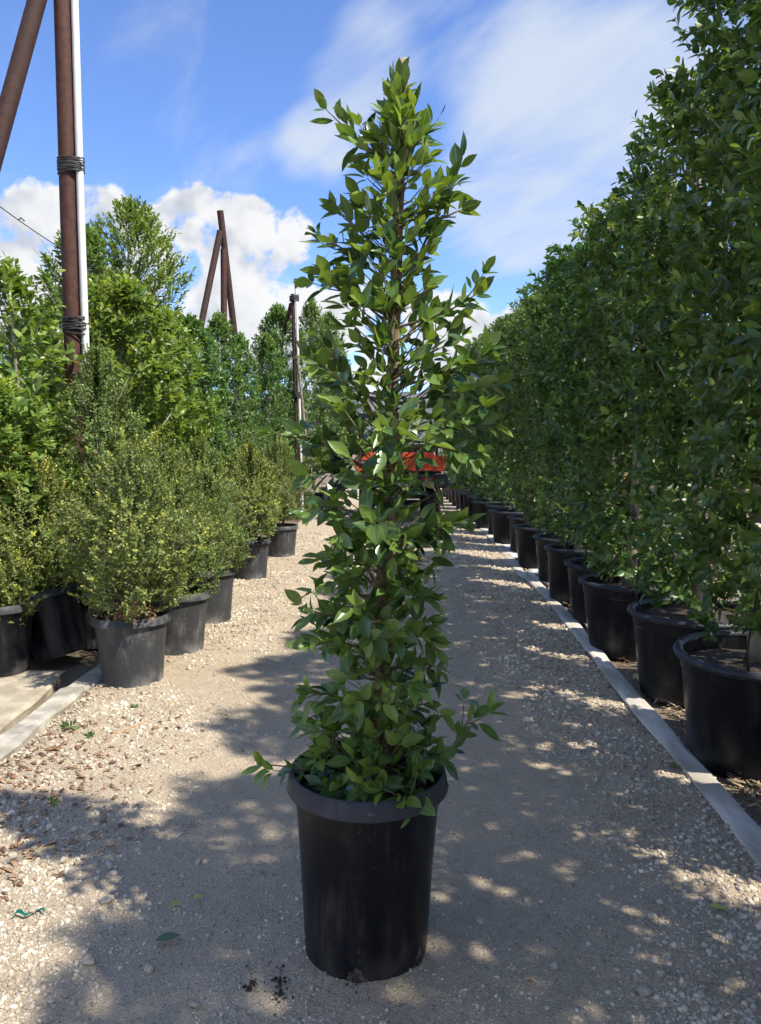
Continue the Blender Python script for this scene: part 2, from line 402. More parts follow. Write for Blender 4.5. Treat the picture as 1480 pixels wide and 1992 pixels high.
gm = SN(21, 2.0); gm2 = SN(22, 6.0)
NS = 150000
u = rng.uniform(1 / 13.0, 1 / 1.45, NS); Yp = 1 / u
Xp = rng.uniform(-1.66, 1.0, NS); Xp = xl(Yp) + (Xp + 1.66) / 2.66 * (xr(Yp) + .04 - xl(Yp))
dens = .20 + 1.0 * np.clip((-.55 - Xp) / .45, 0, 1) + .95 * np.clip((Xp - .62) / .4, 0, 1)
dens = dens + .25 * np.exp(-((Xp + .15) / .22) ** 2)
dens = dens * (1 + .45 * gm(Xp, Yp) + .3 * gm2(Xp, Yp))
keep = rng.uniform(0, 1.25, NS) < dens
Xp, Yp = Xp[keep][:33000], Yp[keep][:33000]
Sp = .0031 + .0027 * rng.pareto(2.5, len(Xp)); Sp = np.minimum(Sp, .0098) * np.maximum(1, Yp / 3.0)
Sp *= .75 + .55 * np.clip((np.abs(Xp + .1) - .5) / .6, 0, 1)
Sp = np.minimum(Sp, .016)
Vst, Fst = stones_np(np.stack([Xp, Yp, road_z(Xp, Yp) + Sp * .12], -1), Sp, 5)
tag(ob('gravel', mesh_np('gravel', Vst, Fst, smooth=False), None, M['stone']), 'loose pale crushed gravel scattered over the road', 'gravel', kind='stuff')
# grit between the stones (eight-sided grains)
NG = 90000
u = rng.uniform(1 / 7.5, 1 / 1.5, NG); Yp = 1 / u; Xp = xl(Yp) + rng.uniform(0, 1, NG) * (xr(Yp) - xl(Yp))
kp = rng.uniform(0, 1, NG) < np.clip(.70 + .35 * gm(Xp * 1.5, Yp * 1.5) + .2 * gm2(Xp, Yp), .15, 1); Xp, Yp = Xp[kp], Yp[kp]
Sp = (.0013 + .0012 * rng.pareto(3.0, len(Xp))).clip(0, .005) * np.maximum(1, Yp / 2.6)
OV = np.array([(1, 0, 0), (-1, 0, 0), (0, 1, 0), (0, -1, 0), (0, 0, .7), (0, 0, -.7)], float)
OF = np.array([(0, 2, 4), (2, 1, 4), (1, 3, 4), (3, 0, 4), (2, 0, 5), (1, 2, 5), (3, 1, 5), (0, 3, 5)])
n = len(Xp); aa = rng.uniform(0, 6.28, n)[:, None]; T = np.repeat(OV[None], n, 0) * rng.uniform(.6, 1.3, (n, 6, 1))
T = np.stack([T[..., 0] * np.cos(aa) - T[..., 1] * np.sin(aa), T[..., 0] * np.sin(aa) + T[..., 1] * np.cos(aa), T[..., 2] + .3 * T[..., 0] * np.cos(aa * 3)], -1)
Vg = T * Sp[:, None, None] + np.stack([Xp, Yp, road_z(Xp, Yp) + Sp * .2], -1)[:, None, :]
tag(ob('grit', mesh_np('grit', Vg.reshape(-1, 3), (OF[None] + (np.arange(n) * 6)[:, None, None]).reshape(-1, 3), smooth=False), None, M['stone']), 'fine pale grit packed into the road surface', 'grit', kind='stuff')

# bark chips along the left edge and shredded wood under the right row
def chips_np(P, L, W, seed, curl=.3):
    r = np.random.default_rng(seed); N = len(P)
    base = np.array([(-.5, -.5, 0), (-.5, .5, 0), (0, -.55, .12), (0, .5, .12), (.5, -.35, 0), (.5, .3, 0)])
    T = np.repeat(base[None], N, 0) + r.normal(0, .06, (N, 6, 3))
    T = T * np.stack([L, W, L * curl], -1)[:, None, :]
    a = r.uniform(0, 6.28, N)[:, None]; tl = r.normal(0, .22, (N, 1)); tl2 = r.normal(0, .3, (N, 1))
    X = T[..., 0] * np.cos(a) - T[..., 1] * np.sin(a); Y = T[..., 0] * np.sin(a) + T[..., 1] * np.cos(a)
    Z = T[..., 2] + tl * T[..., 0] + tl2 * T[..., 1]
    top = np.stack([X, Y, Z], -1) + P[:, None, :]
    bot = top - np.array([0, 0, .0018])
    V = np.concatenate([top, bot], 1)
    f = np.array([(0, 2, 3, 1), (2, 4, 5, 3), (6, 7, 9, 8), (8, 9, 11, 10), (0, 6, 8, 2), (2, 8, 10, 4), (1, 3, 9, 7), (3, 5, 11, 9), (0, 1, 7, 6), (4, 10, 11, 5)])
    F = f[None] + (np.arange(N) * 12)[:, None, None]
    return V.reshape(-1, 3), F.reshape(-1, 4)
N = 6000
Yc = 1 / rng.uniform(1 / 7.0, 1 / 1.9, N); Xc = xl(Yc) + .02 + np.abs(rng.normal(0, .34, N))
cm = SN(31, 3.0)(Xc, Yc); k = (cm > -.1) & (Xc < -.75) & (rng.uniform(0, 1, N) < .5); Xc, Yc = Xc[k][:1000], Yc[k][:1000]
Lc = rng.uniform(.008, .040, len(Xc)); V, F = chips_np(np.stack([Xc, Yc, road_z(Xc, Yc) + .008], -1), Lc, Lc * rng.uniform(.2, .5, len(Xc)), 3)
tag(ob('bark_chips', mesh_np('bark_chips', V, F, False), None, M['wood_chip']), 'reddish bark chips strewn on gravel beside the left kerb', 'bark chips', kind='stuff')
N = 2600
Yc = 1 / rng.uniform(1 / 9.0, 1 / 2.2, N); Xc = xr(Yc) + .10 + np.abs(rng.normal(0, .35, N))
Lc = rng.uniform(.02, .09, N); V, F = chips_np(np.stack([Xc, Yc, -.004 + rng.uniform(0, .025, N)], -1), Lc, Lc * rng.uniform(.06, .2, N), 4)
tag(ob('shredded_wood', mesh_np('shredded_wood', V, F, False), None, M['straw']), 'shredded dry wood and straw around the right row of pots', 'mulch', kind='stuff')

# kerb blocks and slab on the left
def kerb_block(x0, x1, y0, y1, z0, z1, mat, seed, step=.05, amp=.009):
    """a cast block with worn, uneven arrises"""
    s = SN(seed, 9.0); nn = max(2, int((y1 - y0) / step)); mb = MB(); V = []; c = .012
    prof = [(x0, z0), (x0, z1 - c), (x0 + c, z1), (x1 - c, z1), (x1, z1 - c), (x1, z0)]
    for i in range(nn + 1):
        y = y0 + (y1 - y0) * i / nn
        for j, (x, z) in enumerate(prof):
            V.append((x + amp * float(s(j * 3.1, y, 0)) * (1 if j else 1), y, z + (.5 * amp * float(s(j * 1.7, y, 4)) if z > z0 + .01 else 0)))
    F = []
    for i in range(nn):
        for j in range(5): a = i * 6 + j; F.append((a, a + 1, a + 7, a + 6))
    F.append((0, 1, 2, 3, 4, 5)[::-1]); F.append(tuple(nn * 6 + j for j in range(6)))
    mb.add(V, F); return mb.mesh('kerb', False, mat)
k1 = ob('kerb', kerb_block(-1.765, -1.635, -1.5, 4.16, -.06, .052, M['concrete'], 41)); tag(k1, 'long pale concrete kerb in the left foreground', 'kerb', 'concrete kerbs on the left')
k2 = ob('kerb', kerb_block(-1.775, -1.650, 4.185, 8.2, -.06, .030, M['concrete'], 42)); tag(k2, 'lower concrete kerb running on behind the front boxwood pot', 'kerb', 'concrete kerbs on the left')
sl = ob('slab', kerb_block(-5.2, -1.80, -1.5, 4.55, -.06, .036, M['slab'], 43, .1, .010)); 
for v_ in sl.data.vertices: v_.co.x += -.075 * max(0, v_.co.y - 3.3)
tag(sl, 'stained concrete slab under the leftmost pots', 'slab')

# ------------------------------------------------------------------ foliage machinery
def leaf_tmpl(ts, ws, fold=.30, curl=.10):
    V = []; rib = []; rows = []
    for t, wd in zip(ts, ws):
        if wd == 0: rows.append([len(V)]); V.append((0, t, -curl * t * t)); rib.append(0)
        else:
            rows.append([len(V), len(V) + 1, len(V) + 2])
            for sx in (-1, 0, 1):
                V.append((sx * .5 * wd, t, fold * abs(sx) * .5 * wd * .5 - curl * t * t)); rib.append(abs(sx))
    F = []
    for a, b in zip(rows[:-1], rows[1:]):
        if len(a) == 1: F += [(a[0], b[1], b[0]), (a[0], b[2], b[1])]
        elif len(b) == 1: F += [(a[0], a[1], b[0]), (a[1], a[2], b[0])]
        else:
            for q in (0, 1): F += [(a[q], a[q + 1], b[q + 1]), (a[q], b[q + 1], b[q])]
    return np.array(V, float), np.array(F, int), np.array(rib, float)
T_HI = leaf_tmpl([0, .07, .2, .4, .6, .8, .92, 1], [0, .05, .60, .97, .95, .58, .2, 0])
T_MID = leaf_tmpl([0, .20, .50, .80, 1], [0, .62, 1.0, .62, 0])
T_LO = leaf_tmpl([0, .52, 1], [0, 1, 0])
def leaves_geo(L, tmpl, seed=0):
    """L: dict P,D,N,S,W,A"""
    TV, TF, TR = tmpl; n = len(L['P']); r = np.random.default_rng(seed)
    side = np.cross(L['D'], L['N'])
    S = L['S'][:, None, None]
    cur = r.normal(0, .12, n)[:, None, None]; fo = r.uniform(.2, 1.6, n)[:, None, None]
    tw = r.normal(0, .25, n)[:, None, None]
    tx = (TV[:, 0] * 1.0)[None, :, None] * L['W'][:, None, None]
    ty = TV[:, 1][None, :, None]
    tz = (np.abs(TV[:, 0]) * .30)[None, :, None] * L['W'][:, None, None] * fo - (TV[:, 1] ** 2)[None, :, None] * (.10 + cur) + tx * ty * tw
    V = L['P'][:, None, :] + S * (tx * side[:, None, :] + ty * L['D'][:, None, :] + tz * L['N'][:, None, :])
    F = TF[None] + (np.arange(n) * len(TV))[:, None, None]
    return V.reshape(-1, 3), F.reshape(-1, 3), np.tile(TR, n), np.repeat(L['A'], len(TV))
def leaves_mesh(name, L, tmpl, mat, seed=0):
    V, F, rib, age = leaves_geo(L, tmpl, seed)
    me = mesh_np(name, V, F, True, {'rib': rib, 'age': age}); me.materials.append(mat); return me
def shoots(O, Dr, Ln, K, seed, ls, lw=.48, a0=70, a1=25, young=.5, t0=.15, droop=.12, upf=.5):
    """leaves arranged spirally along shoots. O,Dr (M,3), Ln (M,), K leaves each"""
    r = np.random.default_rng(seed); Mn = len(O); Dr = nrm(Dr)
    ref = np.where(np.abs(Dr[:, 2:3]) < .9, np.array([[0, 0, 1.]]), np.array([[1., 0, 0]]))
    U = nrm(np.cross(Dr, ref)); Vv = np.cross(Dr, U)
    k = np.arange(K)[None, :]; t = t0 + (1 - t0) * (k + r.uniform(.2, .8, (Mn, K))) / K
    ph = r.uniform(0, 6.28, (Mn, 1)) + k * 2.4 + r.normal(0, .3, (Mn, K))
    rad = U[:, None] * np.cos(ph)[..., None] + Vv[:, None] * np.sin(ph)[..., None]
    a = np.radians(a0 + (a1 - a0) * t + r.normal(0, 10, (Mn, K)))[..., None]
    D = Dr[:, None] * np.cos(a) + rad * np.sin(a); D[..., 2] -= droop * r.uniform(0, 2, (Mn, K)); D = nrm(D)
    P = O[:, None] + Dr[:, None] * (Ln[:, None] * t)[..., None]
    up = np.array([0, 0, 1.0])
    Nn = Dr[:, None] - np.sum(Dr[:, None] * D, -1, keepdims=True) * D
    Nn = nrm(Nn) + upf * (up - D[..., 2:3] * D) + r.normal(0, .28, D.shape)
    Nn = nrm(Nn - np.sum(Nn * D, -1, keepdims=True) * D)
    S = ls * r.uniform(.7, 1.2, (Mn, K)) * (1 - .35 * t ** 4)
    pn = SN(seed + 8, 5.0)(O[:, 0], O[:, 1], O[:, 2])[:, None]; ysh = r.uniform(0, 1, (Mn, 1)) ** 2 * np.clip(.55 + .8 * pn, .05, 1.6)
    A = np.clip(young * ysh * np.clip((t - .35) / .65, 0, 1) ** 1.5 * 1.6 + r.uniform(0, .06, (Mn, K)), 0, 1)
    W = lw * r.uniform(.85, 1.2, (Mn, K))
    f = lambda q: q.reshape(-1, q.shape[-1]) if q.ndim == 3 else q.ravel()
    return dict(P=f(P), D=f(D), N=f(Nn), S=f(S), W=f(W), A=f(A))
def cat(*Ls): return {k: np.concatenate([L[k] for L in Ls]) for k in Ls[0]}
def sub(L, m): return {k: v[m] for k, v in L.items()}
def twigs_mesh(name, O, Dr, Ln, r0, mat):
    Dr = nrm(Dr); n = len(O)
    ref = np.where(np.abs(Dr[:, 2:3]) < .9, np.array([[0, 0, 1.]]), np.array([[1., 0, 0]]))
    U = nrm(np.cross(Dr, ref)); Vv = np.cross(Dr, U); E = O + Dr * Ln[:, None]
    V = []
    for q in range(3):
        o = U * math.cos(q * 2.094) + Vv * math.sin(q * 2.094)
        V += [O + o * r0, E + o * r0 * .45]
    V = np.stack(V, 1)
    f = np.array([(0, 2, 3, 1), (2, 4, 5, 3), (4, 0, 1, 5)])
    F = f[None] + (np.arange(n) * 6)[:, None, None]
    me = mesh_np(name, V.reshape(-1, 3), F.reshape(-1, 4)); me.materials.append(mat); return me

def crown_shoots(seed, rx, ry, z0, z1, dens, shoot_len, square=3.0, lump=.10, lowgap=.0, hole=-.75, tip=.35, upw=.6, interior=.3, base_in=.75, spire=0.0, bh=.5, hf=4.5):
    """shoot origins and directions for a clipped / columnar crown about the local z axis"""
    r = np.random.default_rng(seed); lum = SN(seed + 1, 2.2); hol = SN(seed + 2, hf)
    area = 2 * math.pi * (rx + ry) / 2 * (z1 - z0); n = int(area * dens)
    z = r.uniform(z0, z1, n); th = r.uniform(0, 2 * math.pi, n)
    c, s = np.cos(th), np.sin(th)
    rr = (np.abs(c / rx) ** square + np.abs(s / ry) ** square) ** (-1 / square)
    tp = np.clip((z1 - z) / tip, 0, 1) ** .55
    if spire: tp = tp * np.clip(1 - spire * ((z - z0) / (z1 - z0)) ** 1.5, 0, 1)
    bt = base_in + (1 - base_in) * np.clip((z - z0) / bh, 0, 1)
    lm = 1 + lump * lum(c * 2, s * 2, z * 3)
    inn = np.where(r.uniform(0, 1, n) < interior, r.uniform(.35, .9, n), 1.0)
    rad = rr * tp * bt * lm * inn
    Lh = shoot_len * r.uniform(.6, 1.35, n)
    S = np.stack([c * rad, s * rad, z], -1)
    Dr = np.stack([c, s, np.full(n, upw)], -1) + r.normal(0, .38, (n, 3))
    topness = np.clip(1 - (z1 - z) / tip, 0, 1)[:, None]
    Dr = Dr * (1 - .6 * topness) + np.array([0, 0, 1.2]) * topness
    Dr = nrm(Dr); O = S - Dr * Lh[:, None] * .75
    keep = hol(c * 1.5, s * 1.5, z * 1.6) > hole - ((.60 * np.clip((z - 1.3) / .6, 0, 1) - .28) if lowgap else 0)
    if lowgap:
        pl = np.clip((z - z0) / lowgap, 0, 1)
        keep &= r.uniform(0, 1, n) < (.52 + .48 * pl + .35 * np.clip(hol(c * 2, s * 2, z * 2), 0, 1))
    return O[keep], Dr[keep], Lh[keep]
def trunk_mesh(name, h, r0, seed, mat, lean=.05, limbs=10, spread=.3, zlo=.8, twist=.04):
    r = random.Random(seed); mb = MB(); pts = []
    lx, ly = r.uniform(-lean, lean), r.uniform(-lean, lean)
    for i in range(9):
        t = i / 8; pts.append(Vector((lx * t + twist * math.sin(3 * t + seed), ly * t + twist * math.cos(2.3 * t + seed * 2), .36 + (h - .36) * t)))
    mb.tube(pts, [r0 * (1 - .78 * i / 8) for i in range(9)], 9)
    for q in range(limbs):
        t = r.uniform(max(0.05, (zlo - .36) / (h - .36)), .92); p = pts[0].lerp(pts[-1], t)
        i = min(7, int(t * 8)); p = pts[i].lerp(pts[i + 1], t * 8 - i)
        a = r.uniform(0, 6.28); L = spread * r.uniform(.6, 1.1)
        d = Vector((math.cos(a), math.sin(a), r.uniform(.5, 1.2)))
        mb.tube([p, p + d * L * .5 + Vector((0, 0, -.02)), p + d * L * .95 + Vector((0, 0, .05))], [r0 * .35 * (1 - t * .5), r0 * .25 * (1 - t * .5), r0 * .1], 5)
    return mb.mesh(name, True, mat)

# ------------------------------------------------------------------ pots
def pot15_meshes(seed, rt=.193, rb=.165, h=.44, notch=True):
    """straight nursery can with a flared collar"""
    b = MB(); jit = .004
    body = [(rb - .02, .004), (rb, .0), (rb + .002, .03), (rb + (rt - rb) * .5, h * .55), (rt - .002, h - .055), (rt, h - .03), (rt - .006, h - .03), (rt - .010, h - .07), (rb - .006, .03), (.001, .02)]
    b.lathe(body, 48, jit, seed=seed)
    rim = MB()
    prof = [(rt - .004, h - .047), (rt + .0185, h - .050), (rt + .0205, h - .047), (rt + .012, h - .005), (rt + .007, h - .001), (rt + .001, h - .004), (rt - .005, h - .03), (rt - .004, h - .047)]
    rim.lathe(prof, 48, jit, seed=seed)
    soil = MB(); sn = SN(seed, 14.0)
    pr = [(0.002, 0)] + [(rt * .24 * q, 0) for q in (1, 2, 3, 3.95)]
    soil.lathe([(a, h - .085) for a, _ in pr], 28)
    soil.V = [(x, y, z + .010 * float(sn(x, y)) + .015 * (1 - math.hypot(x, y) / rt)) for x, y, z in soil.V]
    return b.mesh('pot', True, None, 35), rim.mesh('rim', True, None, 40), soil.mesh('soil', True)
def pot_big_meshes(seed, rt=.345, rb=.29, h=.49):
    b = MB(); jit = .005
    body = [(rb - .03, .004), (rb, 0), (rb + .004, .03), (rb + (rt - rb) * .6, h * .55), (rt - .012, h - .095), (rt - .006, h - .088), (rt - .004, h - .02), (rt - .012, h - .02), (rt - .016, h - .1), (rb - .008, .03), (.001, .02)]
    b.lathe(body, 56, jit, seed=seed)
    rim = MB(); c = (rt + .006, h - .016); n = 10
    prof = [(c[0] + .022 * math.cos(2 * math.pi * k / n), c[1] + .019 * math.sin(2 * math.pi * k / n)) for k in range(n)]; prof.append(prof[0])
    rim.lathe(prof, 56, jit, seed=seed)
    soil = MB(); sn = SN(seed, 10.0)
    soil.lathe([(a * rt * .24, h - .075) for a in (.01, 1, 2, 3, 3.95)], 30)
    soil.V = [(x, y, z + .010 * float(sn(x, y)) + .02 * (1 - math.hypot(x, y) / rt)) for x, y, z in soil.V]
    return b.mesh('pot', True, None, 35), rim.mesh('rim', True, None, 60), soil.mesh('soil', True)
P15 = [pot15_meshes(s) for s in (1, 2)]
PBIG = [pot_big_meshes(s) for s in (3, 4)]
PBIG.append(pot_big_meshes(8, .30, .27, .50))
def add_pot(root, ms, mat, rmat, rz=0, scale=1.0):
    p = ob('pot', ms[0], root); p.data.materials.append(mat) if not p.data.materials else None
    p.rotation_euler = (random.gauss(0, .014), random.gauss(0, .014), rz); p.scale = (scale * random.uniform(.97, 1.03), scale * random.uniform(.97, 1.03), scale * random.uniform(.96, 1.03))
    r_ = ob('rim', ms[1], p); r_.data.materials.append(rmat) if not r_.data.materials else None
    s_ = ob('soil', ms[2], root); s_.data.materials.append(M['potting']) if not s_.data.materials else None
    s_.scale = (scale,) * 3
    return p

# single leaves shared by all leaf objects
def leaf_unit(name, curl, fold, tw, age, mat, width=.48):
    TV, TF, TR = T_HI
    V = TV.copy(); V[:, 0] *= width
    V[:, 2] = np.abs(V[:, 0]) * fold - curl * TV[:, 1] ** 2 + V[:, 0] * TV[:, 1] * tw
    me = mesh_np(name, V, TF, True, {'rib': TR, 'age': np.full(len(V), age)}); me.materials.append(mat); return me
def leaf_set(mat, young=(.0, .02, .05, .35, .7)):
    cs = [(.06, .25, .1), (.2, .4, -.3), (-.06, .5, .2), (.12, .45, .3), (.02, .6, -.1)]
    return [leaf_unit('leaf', c, f, t, a, mat) for (c, f, t), a in zip(cs, young)]
def leaf_objects(L, units, parent, seed=0):
    r = random.Random(seed)
    for i in range(len(L['P'])):
        d = Vector(L['D'][i]); n = Vector(L['N'][i]); s = d.cross(n); sc_ = float(L['S'][i]); wd = float(L['W'][i]) / .48
        a = float(L['A'][i]); u = units[4] if a > .55 else units[3] if a > .22 else units[r.randrange(3)]
        o = bpy.data.objects.new('leaf', u); COL.objects.link(o); o.parent = parent
        m = Matrix(((s.x * sc_ * wd, d.x * sc_, n.x * sc_, L['P'][i][0]), (s.y * sc_ * wd, d.y * sc_, n.y * sc_, L['P'][i][1]), (s.z * sc_ * wd, d.z * sc_, n.z * sc_, L['P'][i][2]), (0, 0, 0, 1)))
        o.matrix_basis = m

# ------------------------------------------------------------------ the right-hand row of hedge trees in big pots
HV = []
for q in range(4):
    O, Dr, Ln = crown_shoots(100 + q * 7, .44, .42, .56, 3.30, 175, .17, 2.2, .22, 1.2, -.75, .30, .45, .28, .60, 0, 1.9)
    L = shoots(O, Dr, Ln, 10, 300 + q, .066, .50, 68, 28, .75)
    HV.append((leaves_mesh('crown', L, T_MID, M['leaf_hedge'], q), twigs_mesh('twigs', O, Dr, Ln, .0016, M['twig']), trunk_mesh('trunk', 3.05, .042, 20 + q, M['bark_pale'], .06, 16, .34, .7)))
stk = MB().box(-.014, .014, -.014, .014, .30, 2.6).mesh('stake', False, M['stake'])
tie = MB(); tie.tube([(.055 * math.cos(a), .055 * math.sin(a), 0) for a in np.linspace(0, 6.28, 15)], .007, 5, False); tie = tie.mesh('tie', True, M['tape'])
hedge_units = leaf_set(M['leaf_hedge'])
rows = [  # centre distance, left rim edge, height factor
    (.66, 1.28, 1.0), (1.56, 1.28, 1.0), (2.44, 1.31, 1.03), (3.30, 1.315, 1.03), (4.22, 1.40, 1.0), (5.15, 1.37, .97), (6.05, 1.47, .95), (6.90, 1.50, .95), (7.88, 1.58, .98),
    (8.90, 1.55, .97), (10.2, 1.70, .99), (11.2, 1.60, 1.0), (12.3, 1.70, 1.02), (13.4, 1.60, 1.0), (14.5, 1.62, 1.04), (15.5, 1.64, 1.0), (16.6, 1.66, 1.05), (17.7, 1.68, 1.02), (18.8, 1.70, 1.05), (20.0, 1.72, 1.08), (21.3, 1.74, 1.1), (22.6, 1.76, 1.06)]
ordn = ['first', 'second', 'third', 'fourth', 'fifth', 'sixth', 'seventh', 'eighth', 'ninth', 'tenth', 'eleventh', 'twelfth', 'thirteenth', 'fourteenth', 'fifteenth', 'sixteenth', 'seventeenth', 'eighteenth', 'nineteenth', 'twentieth']
rr_ = random.Random(5)
for i, (D, xe, hf) in enumerate(rows):
    big = PBIG[2] if i in (7, 10, 12) else PBIG[i % 2]
    rim_r = .366 if big is not PBIG[2] else .322
    x = xe + rim_r
    if i < 2: lab, grp = 'tall hedge tree beyond the right edge, %s tub before the first one in view' % ['second', 'last'][i], 'hedge trees beside the camera'
    elif i == 2: lab, grp = 'tall hedge tree cut by the right edge, only its grey rim showing', 'right-hand row of potted hedge trees'
    else:
        k = i - 3
        lab = ['tall clipped hedge tree in the nearest whole black tub at right'][0] if k == 0 else 'tall clipped hedge tree in black tub, %s from the front in the right row' % ordn[k]
        grp = 'right-hand row of potted hedge trees'
    root = empty('potted_hedge_tree', (x, D, 0.0), 0, lab, 'potted tree', grp)
    add_pot(root, big, M['pot_black'], M['pot_rim'], rr_.uniform(0, 6.28))
    cm_, tw_, tk_ = HV[(i + 1) % 4]
    flip = rr_.choice((0, math.pi)) + rr_.uniform(-.12, .12)
    sx = rr_.uniform(.92, 1.05)
    cr = ob('crown', cm_, root); cr.rotation_euler = (0, 0, math.pi / 2 + flip); cr.scale = (sx, rr_.uniform(.9, 1.05), hf * rr_.uniform(.965, 1.03))
    cr['kind'] = 'stuff'
    tw = ob('twigs', tw_, root); tw.rotation_euler = cr.rotation_euler; tw.scale = cr.scale; tw['kind'] = 'stuff'
    tk = ob('trunk', tk_, root); tk.rotation_euler = (0, 0, rr_.uniform(0, 6.28)); tk.scale = (1, 1, hf)
    st = ob('stake', stk, root, None, (rr_.uniform(.05, .08), rr_.uniform(-.05, .08), 0))
    for zz in (.75, 1.15, 1.6):
        if i < 12: ob('tie', tie, root, None, (0, 0, zz + rr_.uniform(-.1, .1)))
    if 3 <= i <= 9:
        dm = MB(); a = rr_.uniform(2.6, 4.4); b_ = rr_.uniform(-.4, .4)
        dm.tube([(.30 * math.cos(a), .30 * math.sin(a), .43), (.36 * math.cos(a), .36 * math.sin(a), .56), (.33 * math.cos(a + b_), .33 * math.sin(a + b_), .80), (.20 * math.cos(a + b_), .20 * math.sin(a + b_), 1.05), (.06 * math.cos(a), .06 * math.sin(a), 1.2)], .005, 6)
        ob('drip_tube', dm.mesh('drip_tube', True, M['wire']), root)
    if 2 <= i <= 6:      # near trees: the leaves one can pick out singly, on shoots that stand out towards the road
        n = 36; r = np.random.default_rng(900 + i)
        z = np.concatenate([r.uniform(.54, 1.05, 20), r.uniform(.8, 3.0, n - 20)]) * hf
        th = r.uniform(math.radians(165), math.radians(285), n)
        c, s = np.cos(th), np.sin(th)
        rad = (np.abs(c / .43) ** 3.2 + np.abs(s / .50) ** 3.2) ** (-1 / 3.2) * r.uniform(.96, 1.06, n) * np.clip(.55 + (z - .55) * .6, .55, 1.0)
        Sf = np.stack([c * rad, s * rad, z], -1); Dd = nrm(np.stack([c, s, np.full(n, .55)], -1) + r.normal(0, .3, (n, 3)))
        ln = r.uniform(.12, .20, n)
        Lh = shoots(Sf - Dd * .06, Dd, ln, 8, 700 + i, .072, .50, 68, 26, .85)
        os_ = ob('outer_shoots', twigs_mesh('outer_shoots', Sf - Dd * .06, Dd, ln, .0018, M['twig_green']), root); os_['kind'] = 'stuff'
        leaf_objects(Lh, hedge_units, os_, i)

# ------------------------------------------------------------------ the young tree in the middle of the road
TX, TY = -.04, 2.0
root = empty('potted_young_tree', (TX, TY, 0.0), 0, 'slender young tree tied to a stake in a tall black pot, centre of the road', 'potted tree')
mpot = pot15_meshes(1, .195, .164, .515)
pt = ob('pot', mpot[0], root, M['pot_black']); rm_ = ob('rim', mpot[1], pt, M['pot_rim']); ob('soil', mpot[2], root, M['potting'])
pt.rotation_euler = (math.radians(.8), math.radians(.6), 0)
# dried soil that has washed out of two drain holes, and the holes
for q, (ang, wdt, hgt, sd) in enumerate([(-97, .38, .052, 3), (-32, .30, .060, 9)]):
    mb = MB(); s = SN(sd, 3.0); n = 26; top = []; bot = []
    for k in range(n + 1):
        a = math.radians(ang) + wdt * (k / n - .5)
        hh = hgt * max(0.10, math.sin(math.pi * k / n)) ** .5 * (1 + .16 * float(s(k * .35, sd)))
        r1 = .1655
        bot.append((r1 * math.cos(a), r1 * math.sin(a), .003)); top.append(((r1 + .002) * math.cos(a), (r1 + .002) * math.sin(a), .003 + hh))
    V = bot + top + [(x * .985, y * .985, z) for x, y, z in bot + top]; m_ = n + 1
    F = [(k, k + 1, m_ + k + 1, m_ + k) for k in range(n)] + [(m_ + k, m_ + k + 1, 3 * m_ + k + 1, 3 * m_ + k) for k in range(n)]
    mb.add(V, F); ob('soil_smear', mb.mesh('soil_smear', False, simple_mat('washed_soil', (.045, .034, .025), (.13, .10, .075), 40, .95, bump=.8, bdist=.004)), pt)
    hb = MB(); a = math.radians(ang); Mx = Matrix.Rotation(a, 4, 'Z') @ Matrix.Translation((.158, 0, 0))
    hb.box(-.01, .0115, -.012, .012, .001, .030, Mx); ob('drain_hole', hb.mesh('drain_hole', False, M['soil']), pt)
# trunk and stake follow the photo: leaning a little to the right
def loc(px, py, Y): v = at(px, py, Y); return Vector((v.x - TX, v.y - TY, v.z))
tpts = [loc(735, 1510, TY), loc(737, 1300, TY + .01), loc(741, 1130, TY + .005), loc(748, 950, TY), loc(755, 800, TY), loc(763, 640, TY - .005), loc(768, 500, TY), loc(773, 350, TY), loc(780, 215, TY)]
trad = [.0155, .0145, .0135, .012, .010, .008, .0065, .005, .003]
mb = MB(); mb.tube(tpts, trad, 10)
sa = loc(742, 1530, TY + .028); sb = loc(783, 117, TY + .022)
smb = MB(); ax = (sb - sa); Ls = ax.length; q = ax.to_track_quat('Z', 'Y').to_matrix().to_4x4()
smb.box(-.0135, .0135, -.0135, .0135, 0, Ls - .012, Matrix.Translation(sa) @ q)
smb.add([(Matrix.Translation(sa) @ q) @ Vector(v) for v in [(-.0135, -.0135, Ls - .0118), (.0135, -.0135, Ls - .0118), (.0135, .0135, Ls - .0118), (-.0135, .0135, Ls - .0118), (-.010, -.011, Ls + .004), (.012, -.012, Ls + .010), (.011, .010, Ls + .006), (-.010, .011, Ls - .002)]], [(0, 1, 5, 4), (1, 2, 6, 5), (2, 3, 7, 6), (3, 0, 4, 7), (4, 5, 6, 7)])
bevelled(ob('stake', smb.mesh('stake', False, M['stake']), root), .0025, 1)
def trunk_at(z):
    for a, b in zip(tpts[:-1], tpts[1:]):
        if a.z <= z <= b.z: return a.lerp(b, (z - a.z) / (b.z - a.z))
    return tpts[0] if z < tpts[0].z else tpts[-1]
for ypx in (300, 515, 765, 980, 1270):
    z = loc(740, ypx, TY).z; c = trunk_at(z) * .5 + (sa + ax * ((z - sa.z) / ax.z)) * .5
    t_ = MB()
    for dz in (-.006, .0, .006):
        t_.tube([(c.x + .017 * math.cos(a), c.y + .030 * math.sin(a), c.z + dz) for a in np.linspace(0, 6.28, 17)], .003, 5, False)
    ob('tie', t_.mesh('tie', True, M['tape']), root)
